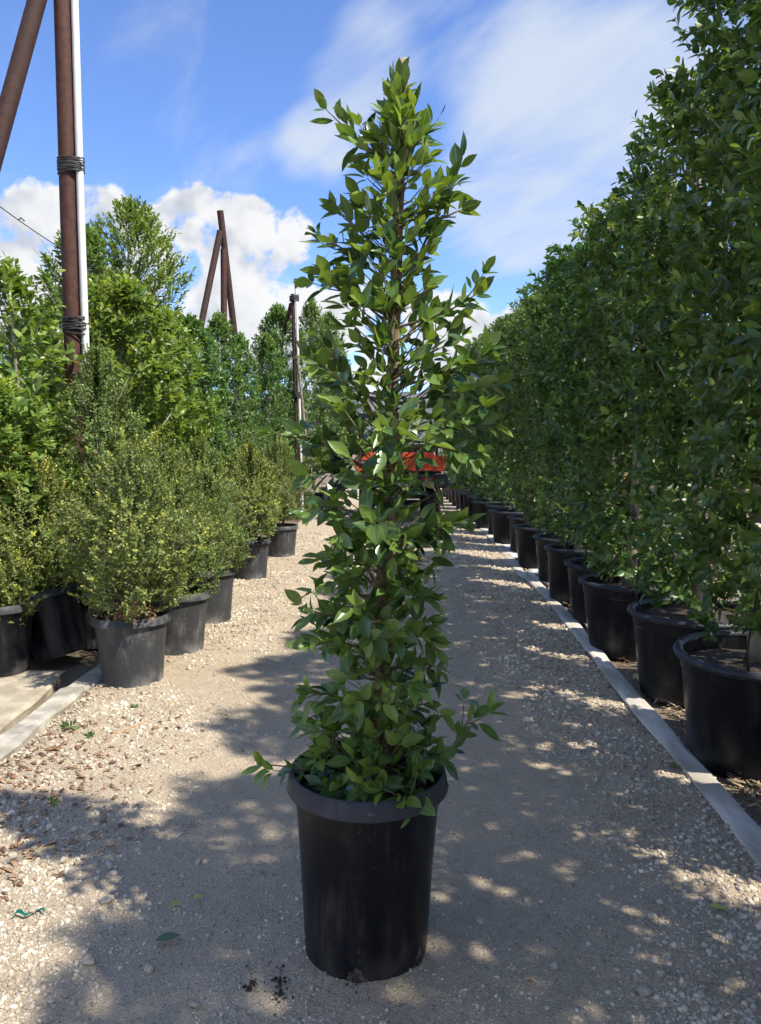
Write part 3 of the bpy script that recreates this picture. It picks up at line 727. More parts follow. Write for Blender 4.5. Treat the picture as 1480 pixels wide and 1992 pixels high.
# branches: (start height px on trunk, [points px..], depth of tip relative to trunk, leaves along)
BR = [
 (330, [(700, 275), (653, 212)], .02, 10), (310, [(820, 270), (862, 218)], -.02, 7), (620, [(840, 440), (880, 365), (905, 285)], .03, 16),
 (470, [(870, 420), (916, 400)], .0, 9), (640, [(860, 610), (955, 556)], -.05, 16), (520, [(690, 440), (640, 390)], .03, 12), (560, [(690, 500), (612, 448)], -.06, 12),
 (620, [(690, 580), (600, 508)], -.04, 13), (640, [(690, 570), (640, 520)], .08, 9), (700, [(800, 640), (850, 575)], .10, 10),
 (830, [(660, 740), (582, 675)], -.12, 16), (800, [(680, 740), (620, 640)], -.03, 13), (760, [(880, 720), (985, 682)], -.10, 18), (790, [(890, 760), (975, 745)], .06, 14),
 (850, [(870, 830), (988, 828)], -.08, 16), (880, [(860, 870), (945, 905)], -.16, 13), (720, [(850, 680), (930, 640)], .14, 12),
 (930, [(640, 870), (548, 826)], -.10, 16), (960, [(650, 920), (560, 935)], -.06, 15), (1010, [(690, 870), (660, 760)], -.08, 15), (1020, [(650, 985), (550, 1000)], -.14, 13),
 (1060, [(830, 1040), (900, 1005)], -.08, 11), (1080, [(840, 1030), (885, 1075)], -.12, 10), (900, [(830, 930), (880, 960)], .12, 10),
 (1150, [(670, 1090), (585, 1085)], -.06, 13), (1160, [(690, 1060), (630, 1050)], .05, 10), (1120, [(800, 1150), (860, 1180)], -.06, 11), (1180, [(810, 1090), (865, 1110)], .06, 9),
 (1250, [(660, 1200), (570, 1190)], -.08, 13), (1270, [(660, 1250), (566, 1262)], -.12, 12), (1230, [(810, 1230), (868, 1275)], -.05, 11), (1300, [(820, 1300), (880, 1290)], .08, 9),
 (1390, [(640, 1350), (556, 1365)], -.08, 12), (1400, [(820, 1370), (880, 1400)], -.05, 9), (1420, [(660, 1390), (590, 1420)], .06, 10),
 (1505, [(860, 1470), (905, 1410), (930, 1385)], -.04, 12), (1510, [(620, 1500), (545, 1490), (490, 1485)], -.05, 11),
 (1520, [(740, 1540), (720, 1520)], -.17, 12), (1520, [(800, 1545), (770, 1560)], -.19, 11), (1515, [(640, 1490), (600, 1460)], -.06, 10), (1520, [(680, 1540), (650, 1515)], -.15, 11), (1515, [(800, 1500), (830, 1470)], -.10, 10), (1510, [(700, 1490), (690, 1450)], -.08, 8),
 (880, [(742, 830)], -.30, 9), (1060, [(738, 1010)], -.24, 9), (1200, [(690, 1180)], -.20, 9), (960, [(680, 890)], -.22, 10), (940, [(830, 860)], -.2, 9), (1340, [(690, 1360)], -.18, 9), (1300, [(800, 1330)], -.17, 9), (1180, [(720, 1240)], -.2, 8), (1080, [(650, 1130)], -.15, 9),
]
leafP, leafD, leafN, leafS, leafA = [], [], [], [], []
rb_ = random.Random(11)
def put_leaf(p, d, n, s, a):
    d = d.normalized(); n = (n - d * n.dot(d))
    if n.length < 1e-4: n = d.orthogonal()
    n.normalize()
    leafP.append(tuple(p)); leafD.append(tuple(d)); leafN.append(tuple(n)); leafS.append(s); leafA.append(a)
UP = Vector((0, 0, 1))
def dress(pts, nl, first=.35, size=.074, ya=.0, dro=0.0):
    """leaves spiralling along a branch polyline with a rosette at its tip"""
    seg = [(b - a).length for a, b in zip(pts[:-1], pts[1:])]; tot = sum(seg)
    ph = rb_.uniform(0, 6.28)
    for k in range(nl):
        t = first + (1 - first) * (k + rb_.uniform(.1, .9)) / nl
        if k >= nl - 4: t = 1 - .025 * (nl - 1 - k)
        s = t * tot; i = 0
        while i < len(seg) - 1 and s > seg[i]: s -= seg[i]; i += 1
        p = pts[i].lerp(pts[i + 1], min(1, s / max(seg[i], 1e-6))); dr = (pts[i + 1] - pts[i]).normalized()
        u = dr.orthogonal().normalized(); v = dr.cross(u); ph += 2.4 + rb_.uniform(-.3, .3)
        rad = u * math.cos(ph) + v * math.sin(ph)
        a = math.radians((66 - 32 * t) + rb_.gauss(0, 11))
        if k == nl - 1: a = math.radians(12)
        d = dr * math.cos(a) + rad * math.sin(a); d.z += rb_.uniform(-.28 - dro, .20)
        n = (dr - d * dr.dot(d)) + UP * .45 + Vector((rb_.gauss(0, .35), rb_.gauss(0, .35) - .12, rb_.gauss(0, .25)))
        ag = max(0, (t - .6) / .4) * rb_.random() ** 1.3 * .75 + ya
        put_leaf(p + d * .004, d, n, size * rb_.uniform(.55, 1.22) * (1 - .22 * t ** 6), min(1, ag))
for (ys_, pl, dy, nl) in BR:
    z0 = loc(740, ys_, TY).z; p0 = trunk_at(max(z0, tpts[0].z)); pts = [p0]; n = len(pl)
    bx_, by_ = (735 + (1510 - ys_) * .035, ys_) if n == 1 else pl[-2]
    ex, ey = pl[-1]; dl = math.hypot(ex - bx_, ey - by_); cut = min(.45, (30 if ex > 740 else 42) / max(dl, 1)) if n > 1 else 0
    pl = list(pl[:-1]) + [(ex + (bx_ - ex) * cut, ey + (by_ - ey) * cut)]
    for k, (px, py) in enumerate(pl): pts.append(loc(px, py, TY + dy * (k + 1) / n))
    if len(pts) == 2: pts.insert(1, pts[0].lerp(pts[1], .5) + Vector((0, 0, -.02)))
    fine = []
    for k in range(len(pts) - 1):
        for s in range(4):
            t = s / 4; a = pts[max(k - 1, 0)]; b = pts[k]; c = pts[k + 1]; d = pts[min(k + 2, len(pts) - 1)]
            fine.append(.5 * ((2 * b) + (c - a) * t + (2 * a - 5 * b + 4 * c - d) * t * t + (3 * b - a - 3 * c + d) * t ** 3))
    fine.append(pts[-1]); m_ = len(fine)
    mb.tube(fine, [.0042 * (1 - .72 * k / (m_ - 1)) for k in range(m_)], 6)
    dress(fine, int(nl * 1.3), .34, dro=.35 if ys_ > 800 else 0)
    # side twigs
    for q in range(rb_.choice((1, 2, 2)) if nl > 9 else 1):
        i = rb_.randrange(m_ // 3, m_ - 2); p = fine[i]; dr = (fine[i + 1] - fine[i]).normalized()
        a = Vector((rb_.gauss(0, 1), rb_.gauss(0, 1), rb_.uniform(-.2, 1))).normalized()
        e = p + (dr * .8 + a * .8).normalized() * rb_.uniform(.05, .10)
        tw2 = [p, p.lerp(e, .5) + Vector((0, 0, -.004)), e]
        mb.tube(tw2, [.0020, .0017, .0011], 5); dress(tw2, rb_.randint(4, 6), .4, .066, 0, .35 if ys_ > 800 else 0)
# fill: short twigs all the way up, radius following the photographed outline
ENV = [(1480, .20), (1400, .19), (1300, .185), (1150, .18), (1050, .17), (980, .19), (900, .22), (800, .25), (700, .24), (600, .19), (500, .165), (400, .16), (330, .13), (270, .085), (215, .035), (180, .014), (150, .008)]
def env(ypx):
    for (a, ra), (b, rb) in zip(ENV[:-1], ENV[1:]):
        if b <= ypx <= a: return ra + (rb - ra) * (a - ypx) / (a - b)
    return ENV[-1][1]
NF = 245
for q in range(NF):
    ypx = 178 + (1480 - 178) * (q + rb_.random()) / NF
    if 880 < ypx < 930 and rb_.random() < .7: continue
    z = loc(740, ypx, TY).z; e = env(ypx); a = q * 2.4 + rb_.uniform(-.5, .5); rad = max(.012, e * rb_.uniform(.25, 1.0) - .030)
    zb = max(tpts[0].z, z - rad * rb_.uniform(.3, .9)); p0 = trunk_at(zb); pc = trunk_at(min(z, tpts[-1].z))
    if z > tpts[-1].z: pc = sa + ax * ((z - sa.z) / ax.z) + Vector((-.012, -.03, 0))
    e_ = Vector((pc.x + math.cos(a) * rad, pc.y + math.sin(a) * rad, z))
    tw2 = [p0, p0.lerp(e_, .55) + Vector((0, 0, -.012)), e_]
    mb.tube(tw2, [.0026, .002, .0011], 5)
    dress(tw2, rb_.randint(3, 5), .45, .070 if ypx > 240 else .055, .15 if ypx < 420 else 0, .3 if ypx > 800 else 0)
NQ = 175
for q in range(NQ):      # short spurs towards the viewer's side and the sun
    ypx = 230 + (1440 - 230) * (q + rb_.random()) / NQ
    if 885 < ypx < 925: continue
    z = loc(740, ypx, TY).z; a = math.radians(-90 + rb_.uniform(-75, 75)); rad = min(env(ypx) * .75, rb_.uniform(.05, .13))
    p0 = trunk_at(max(tpts[0].z, z - rad * .5)); pc = trunk_at(z); e_ = Vector((pc.x + math.cos(a) * rad, pc.y + math.sin(a) * rad, z))
    tw2 = [p0, p0.lerp(e_, .55) + Vector((0, 0, -.008)), e_]; mb.tube(tw2, [.0024, .0018, .0011], 5)
    dress(tw2, rb_.randint(3, 4), .5, .068, .12 if ypx < 420 else 0, .3 if ypx > 800 else 0)
for q in range(42):       # skirt of low shoots filling the mouth of the pot
    a = q * 2.4 + rb_.uniform(-.3, .3); rad = rb_.uniform(.05, .17); p0 = tpts[0] + Vector((math.cos(a) * .02, math.sin(a) * .02, .0))
    e_ = tpts[0] + Vector((math.cos(a) * rad, math.sin(a) * rad, rb_.uniform(.03, .16))); tw2 = [p0, p0.lerp(e_, .5) + Vector((0, 0, .01)), e_]
    mb.tube(tw2, [.0024, .0018, .0011], 5); dress(tw2, rb_.randint(4, 5), .5, .074, 0, .1)
for q in range(46):       # the leader: small upright leaves hugging the stake
    ypx = 146 + (345 - 146) * (q + rb_.random()) / 46; c = sa + ax * ((loc(780, ypx, TY).z - sa.z) / ax.z); wd = .008 + .05 * max(0, ypx - 160) / 185
    a = q * 2.4; p = c + Vector((-.010 + wd * math.cos(a) * .7, -.022 + wd * math.sin(a) * .5, 0)); d = Vector((math.cos(a) * .42, math.sin(a) * .35 - .05, 1))
    put_leaf(p, d, Vector((math.cos(a), math.sin(a) - .5, .3)), rb_.uniform(.042, .060), rb_.uniform(.1, .4))
mb.tube([tpts[-2], tpts[-1], tpts[-1] + Vector((.001, -.005, .05))], [.004, .003, .0015], 5)
ob('trunk', mb.mesh('trunk', True, M['twig']), root)
LM = dict(P=np.array(leafP), D=np.array(leafD), N=np.array(leafN), S=np.array(leafS), W=np.random.default_rng(3).uniform(.37, .53, len(leafS)), A=np.array(leafA))
# the photo shows a loose window in the foliage where the vehicle stands behind it
dv_ = LM['P'] + LM['D'] * (LM['S'] * .5)[:, None] + np.array([TX, TY, -CAM_Z])
pxx = 740 + FPX * dv_[:, 0] / dv_[:, 1]; pyy = 996 - FPX * np.tan(np.arctan2(dv_[:, 2], dv_[:, 1]) + PITCH)
rw = np.random.default_rng(4).uniform(0, 1, len(pxx))
gone = ((pxx > 770) & (pxx < 880) & (pyy > 880) & (pyy < 985) & (rw < .5)) | ((pxx > 680) & (pxx < 775) & (pyy > 882) & (pyy < 925) & (rw < .45))
LM = sub(LM, ~gone)
# the 300 leaves nearest the viewer's side are single objects, the rest one mass
key = LM['P'][:, 1] * 1.0 - .9 * LM['S'] - .25 * np.abs(LM['P'][:, 0])
order = np.argsort(key); first = np.zeros(len(key), bool); first[order[:300]] = True
cr = ob('crown', leaves_mesh('crown', sub(LM, ~first), T_HI, M['leaf_main'], 77), root); cr['kind'] = 'stuff'
leaf_objects(sub(LM, first), leaf_set(M['leaf_main']), cr, 3)
print('main tree leaves', len(key))

# ------------------------------------------------------------------ left side: boxwoods in cans
BV = []
for q, (rx, ry, z0, z1, sp) in enumerate([(.42, .40, .43, 1.30, .25), (.47, .45, .38, 1.12, .2), (.42, .42, .38, 1.75, .62)]):
    O, Dr, Ln = crown_shoots(500 + q * 9, rx, ry, z0, z1, 820, .135, 2.0, .34, 0, -.35, .5, .40, .40, .50, sp, .45, 8.0)
    pk = np.random.default_rng(q).choice(len(O), 110, replace=False)
    O2, D2 = O[pk] + Dr[pk] * Ln[pk][:, None] * .6, nrm(Dr[pk] + np.array([0, 0, .25])); L2 = np.random.default_rng(q + 5).uniform(.09, .18, 110)
    L = cat(shoots(O, Dr, Ln, 12, 540 + q, .0225, .62, 62, 30, .9, .1, .05), shoots(O2, D2, L2, 22, 570 + q, .0225, .62, 60, 30, 1.3, .1, .05))
    O, Dr, Ln = np.concatenate([O, O2]), np.concatenate([Dr, D2]), np.concatenate([Ln, L2])
    BV.append((leaves_mesh('crown', L, T_LO, M['leaf_box'], q), twigs_mesh('twigs', O, Dr, Ln, .0011, M['twig']), trunk_mesh('trunk', z1 * .8, .016, 60 + q, M['bark'], .05, 14, .28, .42)))
def boxwood(px_x, D, var, label, sc_=(1, 1, 1), tilt=None, dusty=True, x=None, potz=0.0, spec=0):
    xx = x if x is not None else (px_x - 740) / FPX * (D * .997 + .09)
    r = empty('potted_boxwood', (xx, D, potz), 0, label, 'potted shrub', 'small-leaved shrubs in black cans on the left')
    if tilt: r.rotation_euler = tilt
    add_pot(r, PD if dusty else P15[spec % 2], M['pot_dusty'] if dusty else M['pot_black'], M['pot_dusty'] if dusty else M['pot_rim'], random.uniform(0, 6))
    a, b, c = BV[var]; rz = random.uniform(0, 6.28)
    o = ob('crown', a, r); o.rotation_euler = (0, 0, rz); o.scale = sc_; o['kind'] = 'stuff'
    o = ob('twigs', b, r); o.rotation_euler = (0, 0, rz); o.scale = sc_; o['kind'] = 'stuff'
    o = ob('trunk', c, r); o.rotation_euler = (0, 0, rz); o.scale = sc_
    return r
PD = pot15_meshes(5, .205, .168, .425)
bA = boxwood(252, 4.42, 0, 'yellow-green boxwood in the scuffed dusty can standing on the gravel, nearest on the left', (1.10, 1.05, 1.05), x=-1.455)
# dead brown twiglets at its foot
n = 260; r = np.random.default_rng(8); O = np.stack([r.normal(.03, .06, n), r.normal(-.10, .04, n), r.uniform(.36, .47, n)], -1)
Ld = shoots(O, r.normal(0, 1, (n, 3)) + np.array([0, -.3, .6]), np.full(n, .05), 5, 9, .017, .6)
dd = ob('dead_foliage', leaves_mesh('dead_foliage', Ld, T_LO, M['leaf_dead']), bA); dd['kind'] = 'stuff'; dd['label'] = 'dried brown leaves at the foot of the shrub'
boxwood(118, 4.86, 1, 'spreading boxwood in the black can that leans to the left over the kerb gap', (1.2, 1.1, 1.2), (math.radians(-3), math.radians(-13), 0), False, potz=.05, spec=0)
boxwood(0, 4.55, 1, 'boxwood in the upright black can at the left edge of the slab', (.85, .85, .80), None, False, potz=.036, spec=1)
boxwood(345, 5.12, 0, 'boxwood in the dusty grey can half hidden behind the nearest left can', (.86, .86, .88))
boxwood(405, 6.02, 0, 'boxwood with foliage hanging over its can beside the gravel, third along the left row', (.90, .95, .92))
boxwood(487, 8.10, 1, 'boxwood in a light-struck can, second last of the left row', (1.15, 1.15, 1.25))
boxwood(548, 9.85, 0, 'boxwood in the farthest can of the left row', (1.05, 1.05, 1.12))
boxwood(200, 5.35, 2, 'tall pointed boxwood rising in front of the rusty pole', (1.05, 1.05, 1.17))
boxwood(100, 5.75, 1, 'greyish boxwood behind the leaning can', (1.0, 1.0, 1.25), None, False, spec=1)
boxwood(300, 6.25, 0, 'boxwood behind the second dusty can', (1.0, 1.0, 1.1), None, False)
boxwood(425, 7.3, 0, 'boxwood between the light-struck can and the tall trees', (1.05, 1.05, 1.12), None, False, x=-1.75)

# ------------------------------------------------------------------ left side: columnar trees behind the boxwoods
LV = {}
def lvar(key, seed, rx, z0, z1, dens, sl, K, ls, lw, mat, sp, lump, hole, upw=.8, a0=65, trunk='bark_pale', young=.8, tmpl=T_MID, tip=.6):
    O, Dr, Ln = crown_shoots(seed, rx, rx * .95, z0, z1, dens, sl, 2.0, lump, .0, hole, tip, upw, .35, .7, sp)
    L = shoots(O, Dr, Ln, K, seed + 3, ls, lw, a0, 25, young)
    LV[key] = (leaves_mesh('crown', L, tmpl, mat, seed), twigs_mesh('twigs', O, Dr, Ln, .0017, M['twig']), trunk_mesh('trunk', z1 * .93, .032, seed, M[trunk], .10, 18, rx * .9, .7, .06), z1)
lvar('loose', 610, .46, .75, 2.70, 95, .22, 9, .078, .50, M['leaf_bright'], .35, .20, -.75)
lvar('bright', 620, .46, .50, 2.75, 150, .20, 10, .070, .48, M['leaf_bright'], .22, .20, -1.0, tip=.5)
lvar('dense', 630, .42, .60, 3.10, 165, .19, 10, .066, .46, M['leaf_dense'], .20, .18, -1.1, tip=.45)
lvar('column', 640, .36, .60, 3.40, 160, .18, 10, .060, .44, M['leaf_dense'], .28, .18, -1.0, .9, tip=.45)
lvar('feather', 650, .44, .60, 4.10, 175, .26, 11, .066, .34, M['leaf_bright'], .12, .20, -1.0, 1.4, 50, tip=.40)
left_units = leaf_set(M['leaf_bright'], (.0, .05, .12, .45, .8))
def lefttree(px_x, D, top_px, key, label, wide=1.0, near=0, stake=False, group='tall trees behind the boxwoods on the left'):
    a, b, c, z1 = LV[key]
    x = (px_x - 740) / FPX * D
    ztop = at(px_x, top_px, D).z; f = ztop / (z1 + .10)
    r = empty('potted_column_tree', (x, D, 0), 0, label, 'potted tree', group)
    add_pot(r, PBIG[2], M['pot_black'], M['pot_rim'], random.uniform(0, 6), .85)
    rz = random.uniform(0, 6.28)
    cr_ = None
    for nm, me in (('crown', a), ('twigs', b), ('trunk', c)):
        o = ob(nm, me, r); o.rotation_euler = (0, 0, rz); o.scale = (wide, wide, f)
        if nm != 'trunk': o['kind'] = 'stuff'
        if nm == 'crown': cr_ = o
    if stake: ob('stake', STK2, r, None, (stake, -.12, 0))
    if near:
        n = near // 8; q = np.random.default_rng(int(D * 100)); z = q.uniform(.8, ztop * .93, n); th = q.uniform(math.radians(200), math.radians(360), n)
        cc, ss = np.cos(th), np.sin(th); rad = .44 * wide * (1 - .35 * (z / ztop) ** 1.5)
        Sf = np.stack([cc * rad, ss * rad, z], -1); Dd = nrm(np.stack([cc, ss, np.full(n, .8)], -1) + q.normal(0, .35, (n, 3))); ln = q.uniform(.14, .24, n)
        Lh = shoots(Sf - Dd * .08, Dd, ln, 8, int(D * 10), .080, .50, 65, 25, .9)
        os_ = ob('outer_shoots', twigs_mesh('outer_shoots', Sf - Dd * .08, Dd, ln, .002, M['twig_green']), r); os_['kind'] = 'stuff'
        leaf_objects(Lh, left_units, os_, 1)
    return r
STK2 = MB().box(-.02, .02, -.02, .02, .3, 2.2).mesh('stake', False, M['stake_new'])
lefttree(15, 5.6, 478, 'loose', 'loose bright-leaved tree with bare pale trunks at the left edge', 1.15, 240)
lefttree(-5, 5.05, 720, 'bright', 'leafy tree behind the leftmost black can, cut by the left edge', 1.0, 160)
lefttree(95, 7.4, 640, 'loose', 'thin tree with new wooden stakes left of the rusty pole', .85, 0, .16)
lefttree(50, 8.8, 600, 'bright', 'leafy tree far back at the left edge', 1.0)
lefttree(172, 8.4, 425, 'dense', 'tall dark tree just behind the rusty pole and its white pipe', 1.2)
lefttree(270, 9.2, 378, 'feather', 'tallest feathery light-green tree on the left, against the clouds', 1.2)
lefttree(235, 6.9, 520, 'bright', 'bright green tree in front of the tallest one, right of the rusty pole', 1.25, 240, -.2)
lefttree(318, 8.2, 585, 'bright', 'yellow-green tree below and right of the tallest tree', 1.1, 0, .1)
lefttree(372, 9.4, 605, 'dense', 'glossy dark tree left of the far pipe tripod', 1.1)
lefttree(432, 11.4, 600, 'column', 'narrow columnar tree standing under the far pipe tripod', 1.0)
lefttree(470, 12.0, 640, 'column', 'narrow columnar tree right of the far pipe tripod', .9)
lefttree(520, 14.4, 640, 'column', 'lower columnar tree left of the thin pole with white pipe', 1.1)
lefttree(545, 15.4, 585, 'dense', 'broad tall tree behind the thin pole with white pipe', 1.2)
lefttree(608, 17.0, 572, 'column', 'columnar tree right of the thin pole with white pipe', 1.2)
lefttree(640, 19.5, 600, 'dense', 'far tree at the end of the left row, behind the young tree', 1.1)
lefttree(655, 22.5, 655, 'bright', 'farthest bright tree of the left row, behind the young tree', 1.1)
lefttree(340, 11.5, 640, 'dense', 'dark tree filling the back between yellow-green and glossy trees', 1.1)
lefttree(120, 10.5, 560, 'dense', 'dark tree farthest back, left of the rusty pole', 1.1)

# ------------------------------------------------------------------ pipe poles
def rings(mb, c, a, b, n, hgt, r=.006, seed=0, off=0.0):
    q = random.Random(seed)
    for k in range(n):
        z = c.z + hgt * (k / (n - 1) - .5); t1, t2 = q.uniform(-.015, .015), q.uniform(-.015, .015)
        mb.tube([(c.x + a * math.cos(t) + off, c.y + b * math.sin(t), z + t1 * math.cos(t) + t2 * math.sin(t)) for t in np.linspace(0, 6.2832, 25)], r, 6, False)
PD1 = 5.9
rp = empty('rusty_pipe_pole', (at(146, 860, PD1).x, PD1, 0), 0, 'tall rusty steel pipe pole with diagonal brace and strapped white conduit, left foreground', 'pole')
xo = rp.location.x
def lp(px, py, Y=PD1): v = at(px, py, Y); return Vector((v.x - xo, v.y - PD1, v.z))
ptop = lp(117, -150); pbot = lp(150, 980); dv = (ptop - pbot).normalized(); pbot = pbot - dv * (pbot.z / dv.z)
mb = MB(); mb.tube([pbot, ptop], .062, 24); ob('pipe', mb.mesh('pipe', True, M['rust'], 40), rp)
cb = Vector((.096, -.010, 0))
mb = MB(); a_ = pbot.lerp(ptop, .35) + cb; mb.tube([a_ + Vector((.01, 0, 0)), pbot.lerp(ptop, .45) + cb + Vector((.006, 0, 0)), pbot.lerp(ptop, .6) + cb, ptop + cb + Vector((-.004, 0, 0))], .027, 16); ob('conduit', mb.mesh('conduit', True, M['pvc'], 40), rp)
for ypx in (322, 633):
    z = lp(130, ypx).z; c = pbot.lerp(ptop, (z - pbot.z) / (ptop.z - pbot.z)); mb = MB(); rings(mb, c + Vector((.026, 0, 0)), .096, .068, 11, .10, .0055, ypx)
    mb.tube([c + Vector((.115, -.03, .01)), c + Vector((.14, -.05, .0)), c + Vector((.15, -.05, .015))], .005, 5)
    ob('strap', mb.mesh('strap', True, M['strap']), rp)
btop = lp(122, -260, PD1 - .05) + Vector((-.11, 0, 0)); b1 = lp(72, 0, PD1 - .12); b2 = lp(0, 262, PD1 - .25); bd = (b2 - b1).normalized()
foot = b1 + bd * (b1.z / -bd.z); mb = MB(); mb.tube([foot, b1 - bd * .75], .062, 24); ob('brace', mb.mesh('brace', True, M['rust_dark'], 40), rp)

TD = 13.6
tp_ = empty('pipe_tripod', (at(432, 830, TD).x, TD, 0), 0, 'far rusty pipe tripod rising above the left trees', 'pole')
xo2 = tp_.location.x
def l2(px, py, Y=TD): v = at(px, py, Y); return Vector((v.x - xo2, v.y - TD, v.z))
mb = MB(); mb.tube([l2(436, 880, TD - .05) * 1.0, l2(435, 485, TD - .05)], .055, 14); ob('pipe', mb.mesh('pipe', True, M['rust'], 40), tp_)
p1, p2 = l2(428, 410, TD + .08), l2(455, 640, TD + .35); d_ = (p2 - p1).normalized()
mb = MB(); mb.tube([p1, p1 + d_ * ((p1.z + .02) / -d_.z)], .058, 14); ob('leg', mb.mesh('leg', True, M['rust_dark'], 40), tp_)
p1, p2 = l2(428, 450, TD - .05), l2(395, 612, TD - .3); d_ = (p2 - p1).normalized()
mb = MB(); mb.tube([p1, p1 + d_ * ((p1.z + .02) / -d_.z)], .055, 14); ob('leg', mb.mesh('leg', True, M['rust_dark'], 40), tp_)
mb = MB(); zz = l2(436, 880, TD - .05); mb.tube([Vector((zz.x, zz.y, 0)), zz], .055, 14); ob('pipe_foot', mb.mesh('pipe_foot', True, M['rust'], 40), tp_)

QD = 15.0
qp = empty('thin_pipe_pole', (at(581, 950, QD).x, QD, 0), 0, 'thin dark pole with white pipe standing beside the road, left of the young tree', 'pole')
xo3 = qp.location.x
def l3(px, py, Y=QD): v = at(px, py, Y); return Vector((v.x - xo3, v.y - QD, v.z))
mb = MB(); mb.tube([Vector((.0, 0, 0)), l3(569, 572)], .036, 12); ob('pipe', mb.mesh('pipe', True, M['rust_dark'], 40), qp)
mb = MB(); mb.tube([Vector((.075, -.03, .2)), l3(573, 560) + Vector((.03, -.03, 0))], .023, 10); ob('conduit', mb.mesh('conduit', True, M['pvc'], 40), qp)
mb = MB(); mb.tube([l3(573, 562) + Vector((.03, -.03, 0)), l3(571.5, 543) + Vector((.03, -.03, 0))], .026, 8); ob('cap_pipe', mb.mesh('cap_pipe', True, M['black_steel'], 40), qp)
mb = MB(); mb.tube([l3(567, 590, QD + .1), l3(552, 650, QD + .3), l3(525, 760, QD + .7)], .045, 10); ob('brace', mb.mesh('brace', True, M['rust'], 40), qp)
mb = MB(); mb.tube([l3(578, 690, QD - .1), l3(600, 900, QD - .4)], .028, 10); ob('brace', mb.mesh('brace', True, M['bark'], 40), qp)
for ypx in (580, 768, 905):
    z = l3(575, ypx).z; c = l3(569, 572) * (z / l3(569, 572).z); mb = MB(); rings(mb, c + Vector((.03, -.01, 0)), .085, .065, 5, .09, .012, ypx); ob('strap', mb.mesh('strap', True, M['strap']), qp)
# wire slung from the left edge past the pole
wa, wb = at(-40, 372, 6.3), at(300, 570, 9.4); mb = MB()
mb.tube([wa.lerp(wb, t) + Vector((0, 0, -.10 * 4 * t * (1 - t))) for t in np.linspace(0, 1, 14)], .0045, 5)
kn = wa.lerp(wb, .17); mb.tube([kn + Vector((-.02, 0, -.04)), kn + Vector((.0, 0, -.02)), kn + Vector((.03, 0, -.05))], .006, 5)
tag(ob('guy_wire', mb.mesh('guy_wire', True, M['wire'])), 'thin dark wire slanting down across the clouds at left', 'wire')

# ------------------------------------------------------------------ orange utility vehicle seen from behind
VD = 14.4; vx = (778 - 740) / FPX * VD
uv = empty('utility_vehicle', (vx, VD, 0), 0, 'orange utility vehicle with black frame parked across the far end of the road', 'vehicle')
W = .84
def part(name, build, mat, parent=uv, smooth=False, bev=.008):
    m_ = MB(); build(m_); o = ob(name, m_.mesh(name, smooth, mat, 40 if smooth else None), parent)
    if bev and not smooth: bevelled(o, bev, 2)
    return o
def tailgate(m_):
    # pressed panel with sloping upper corners
    pr = [(-W, .98), (W, .98), (W - .02, 1.10), (W - .17, 1.27), (W - .24, 1.33), (-W + .24, 1.33), (-W + .17, 1.27), (-W + .02, 1.10)]
    V = [(x, 0, z) for x, z in pr] + [(x, .06, z) for x, z in pr]; n_ = len(pr)
    m_.add(V, [tuple(range(n_)), tuple(range(2 * n_ - 1, n_ - 1, -1))] + [(k, (k + 1) % n_ + 0, (k + 1) % n_ + n_, k + n_)[::-1] for k in range(n_)])
tg = part('tailgate', tailgate, M['orange'])
part('panel_rib', lambda m_: m_.box(-W + .30, W - .30, -.014, -.002, 1.10, 1.24), M['orange'], tg)
part('crease', lambda m_: m_.box(-W + .02, W - .02, -.018, -.002, .985, 1.015), M['orange'], tg)
part('latch', lambda m_: m_.box(-W + .20, -W + .27, -.03, .05, 1.335, 1.39), M['grey_steel'], tg)
fc = bpy.data.curves.new('lettering', 'FONT'); fc.body = 'RS'; fc.size = .16; fc.extrude = .002; fc.align_x = 'LEFT'
fo_ = bpy.data.objects.new('lettering', fc); COL.objects.link(fo_); fo_.parent = tg; fo_.location = (-W + .07, -.006, 1.035); fo_.rotation_euler = (math.pi / 2, 0, 0); fo_.scale = (.85, .75, 1); bpy.context.view_layer.update()
lm_ = bpy.data.meshes.new_from_object(fo_.evaluated_get(bpy.context.evaluated_depsgraph_get())); bpy.data.objects.remove(fo_)
fo_ = ob('lettering', lm_, tg, M['ink'], (-W + .07, -.006, 1.035)); fo_.rotation_euler = (math.pi / 2, 0, 0); fo_.scale = (.85, .75, 1)
part('badge_plate', lambda m_: m_.box(-W + .10, -W + .26, -.006, -.001, 1.145, 1.195), M['ink'], tg, bev=.002)
part('cargo_side', lambda m_: m_.box(-W, -W + .05, .065, 1.2, .98, 1.26), M['orange'])
part('cargo_side', lambda m_: m_.box(W - .05, W, .065, 1.2, .98, 1.26), M['orange'])
part('cargo_floor', lambda m_: m_.box(-W + .055, W - .055, .065, 1.2, .93, .975), M['black_steel'])
part('rear_frame', lambda m_: m_.box(-W - .03, W + .03, .0, .3, .66, .92), M['black_steel'])
part('bumper', lambda m_: m_.box(-W - .05, W + .05, -.08, -.005, .70, .90), M['black_steel'])
for s in (-1, 1): part('tail_light', lambda m_: m_.box(s * (W - .33) - .1, s * (W - .33) + .1, -.095, -.082, .80, .86), M['red_lens'], bev=.003)
part('hitch', lambda m_: (m_.box(-.22, .12, -.12, .2, .42, .63), m_.box(-.09, .01, -.20, -.121, .47, .57)), M['black_steel'])
part('hitch_receiver', lambda m_: m_.box(-.06, .04, -.215, -.201, .49, .56), M['grey_steel'], bev=.002)
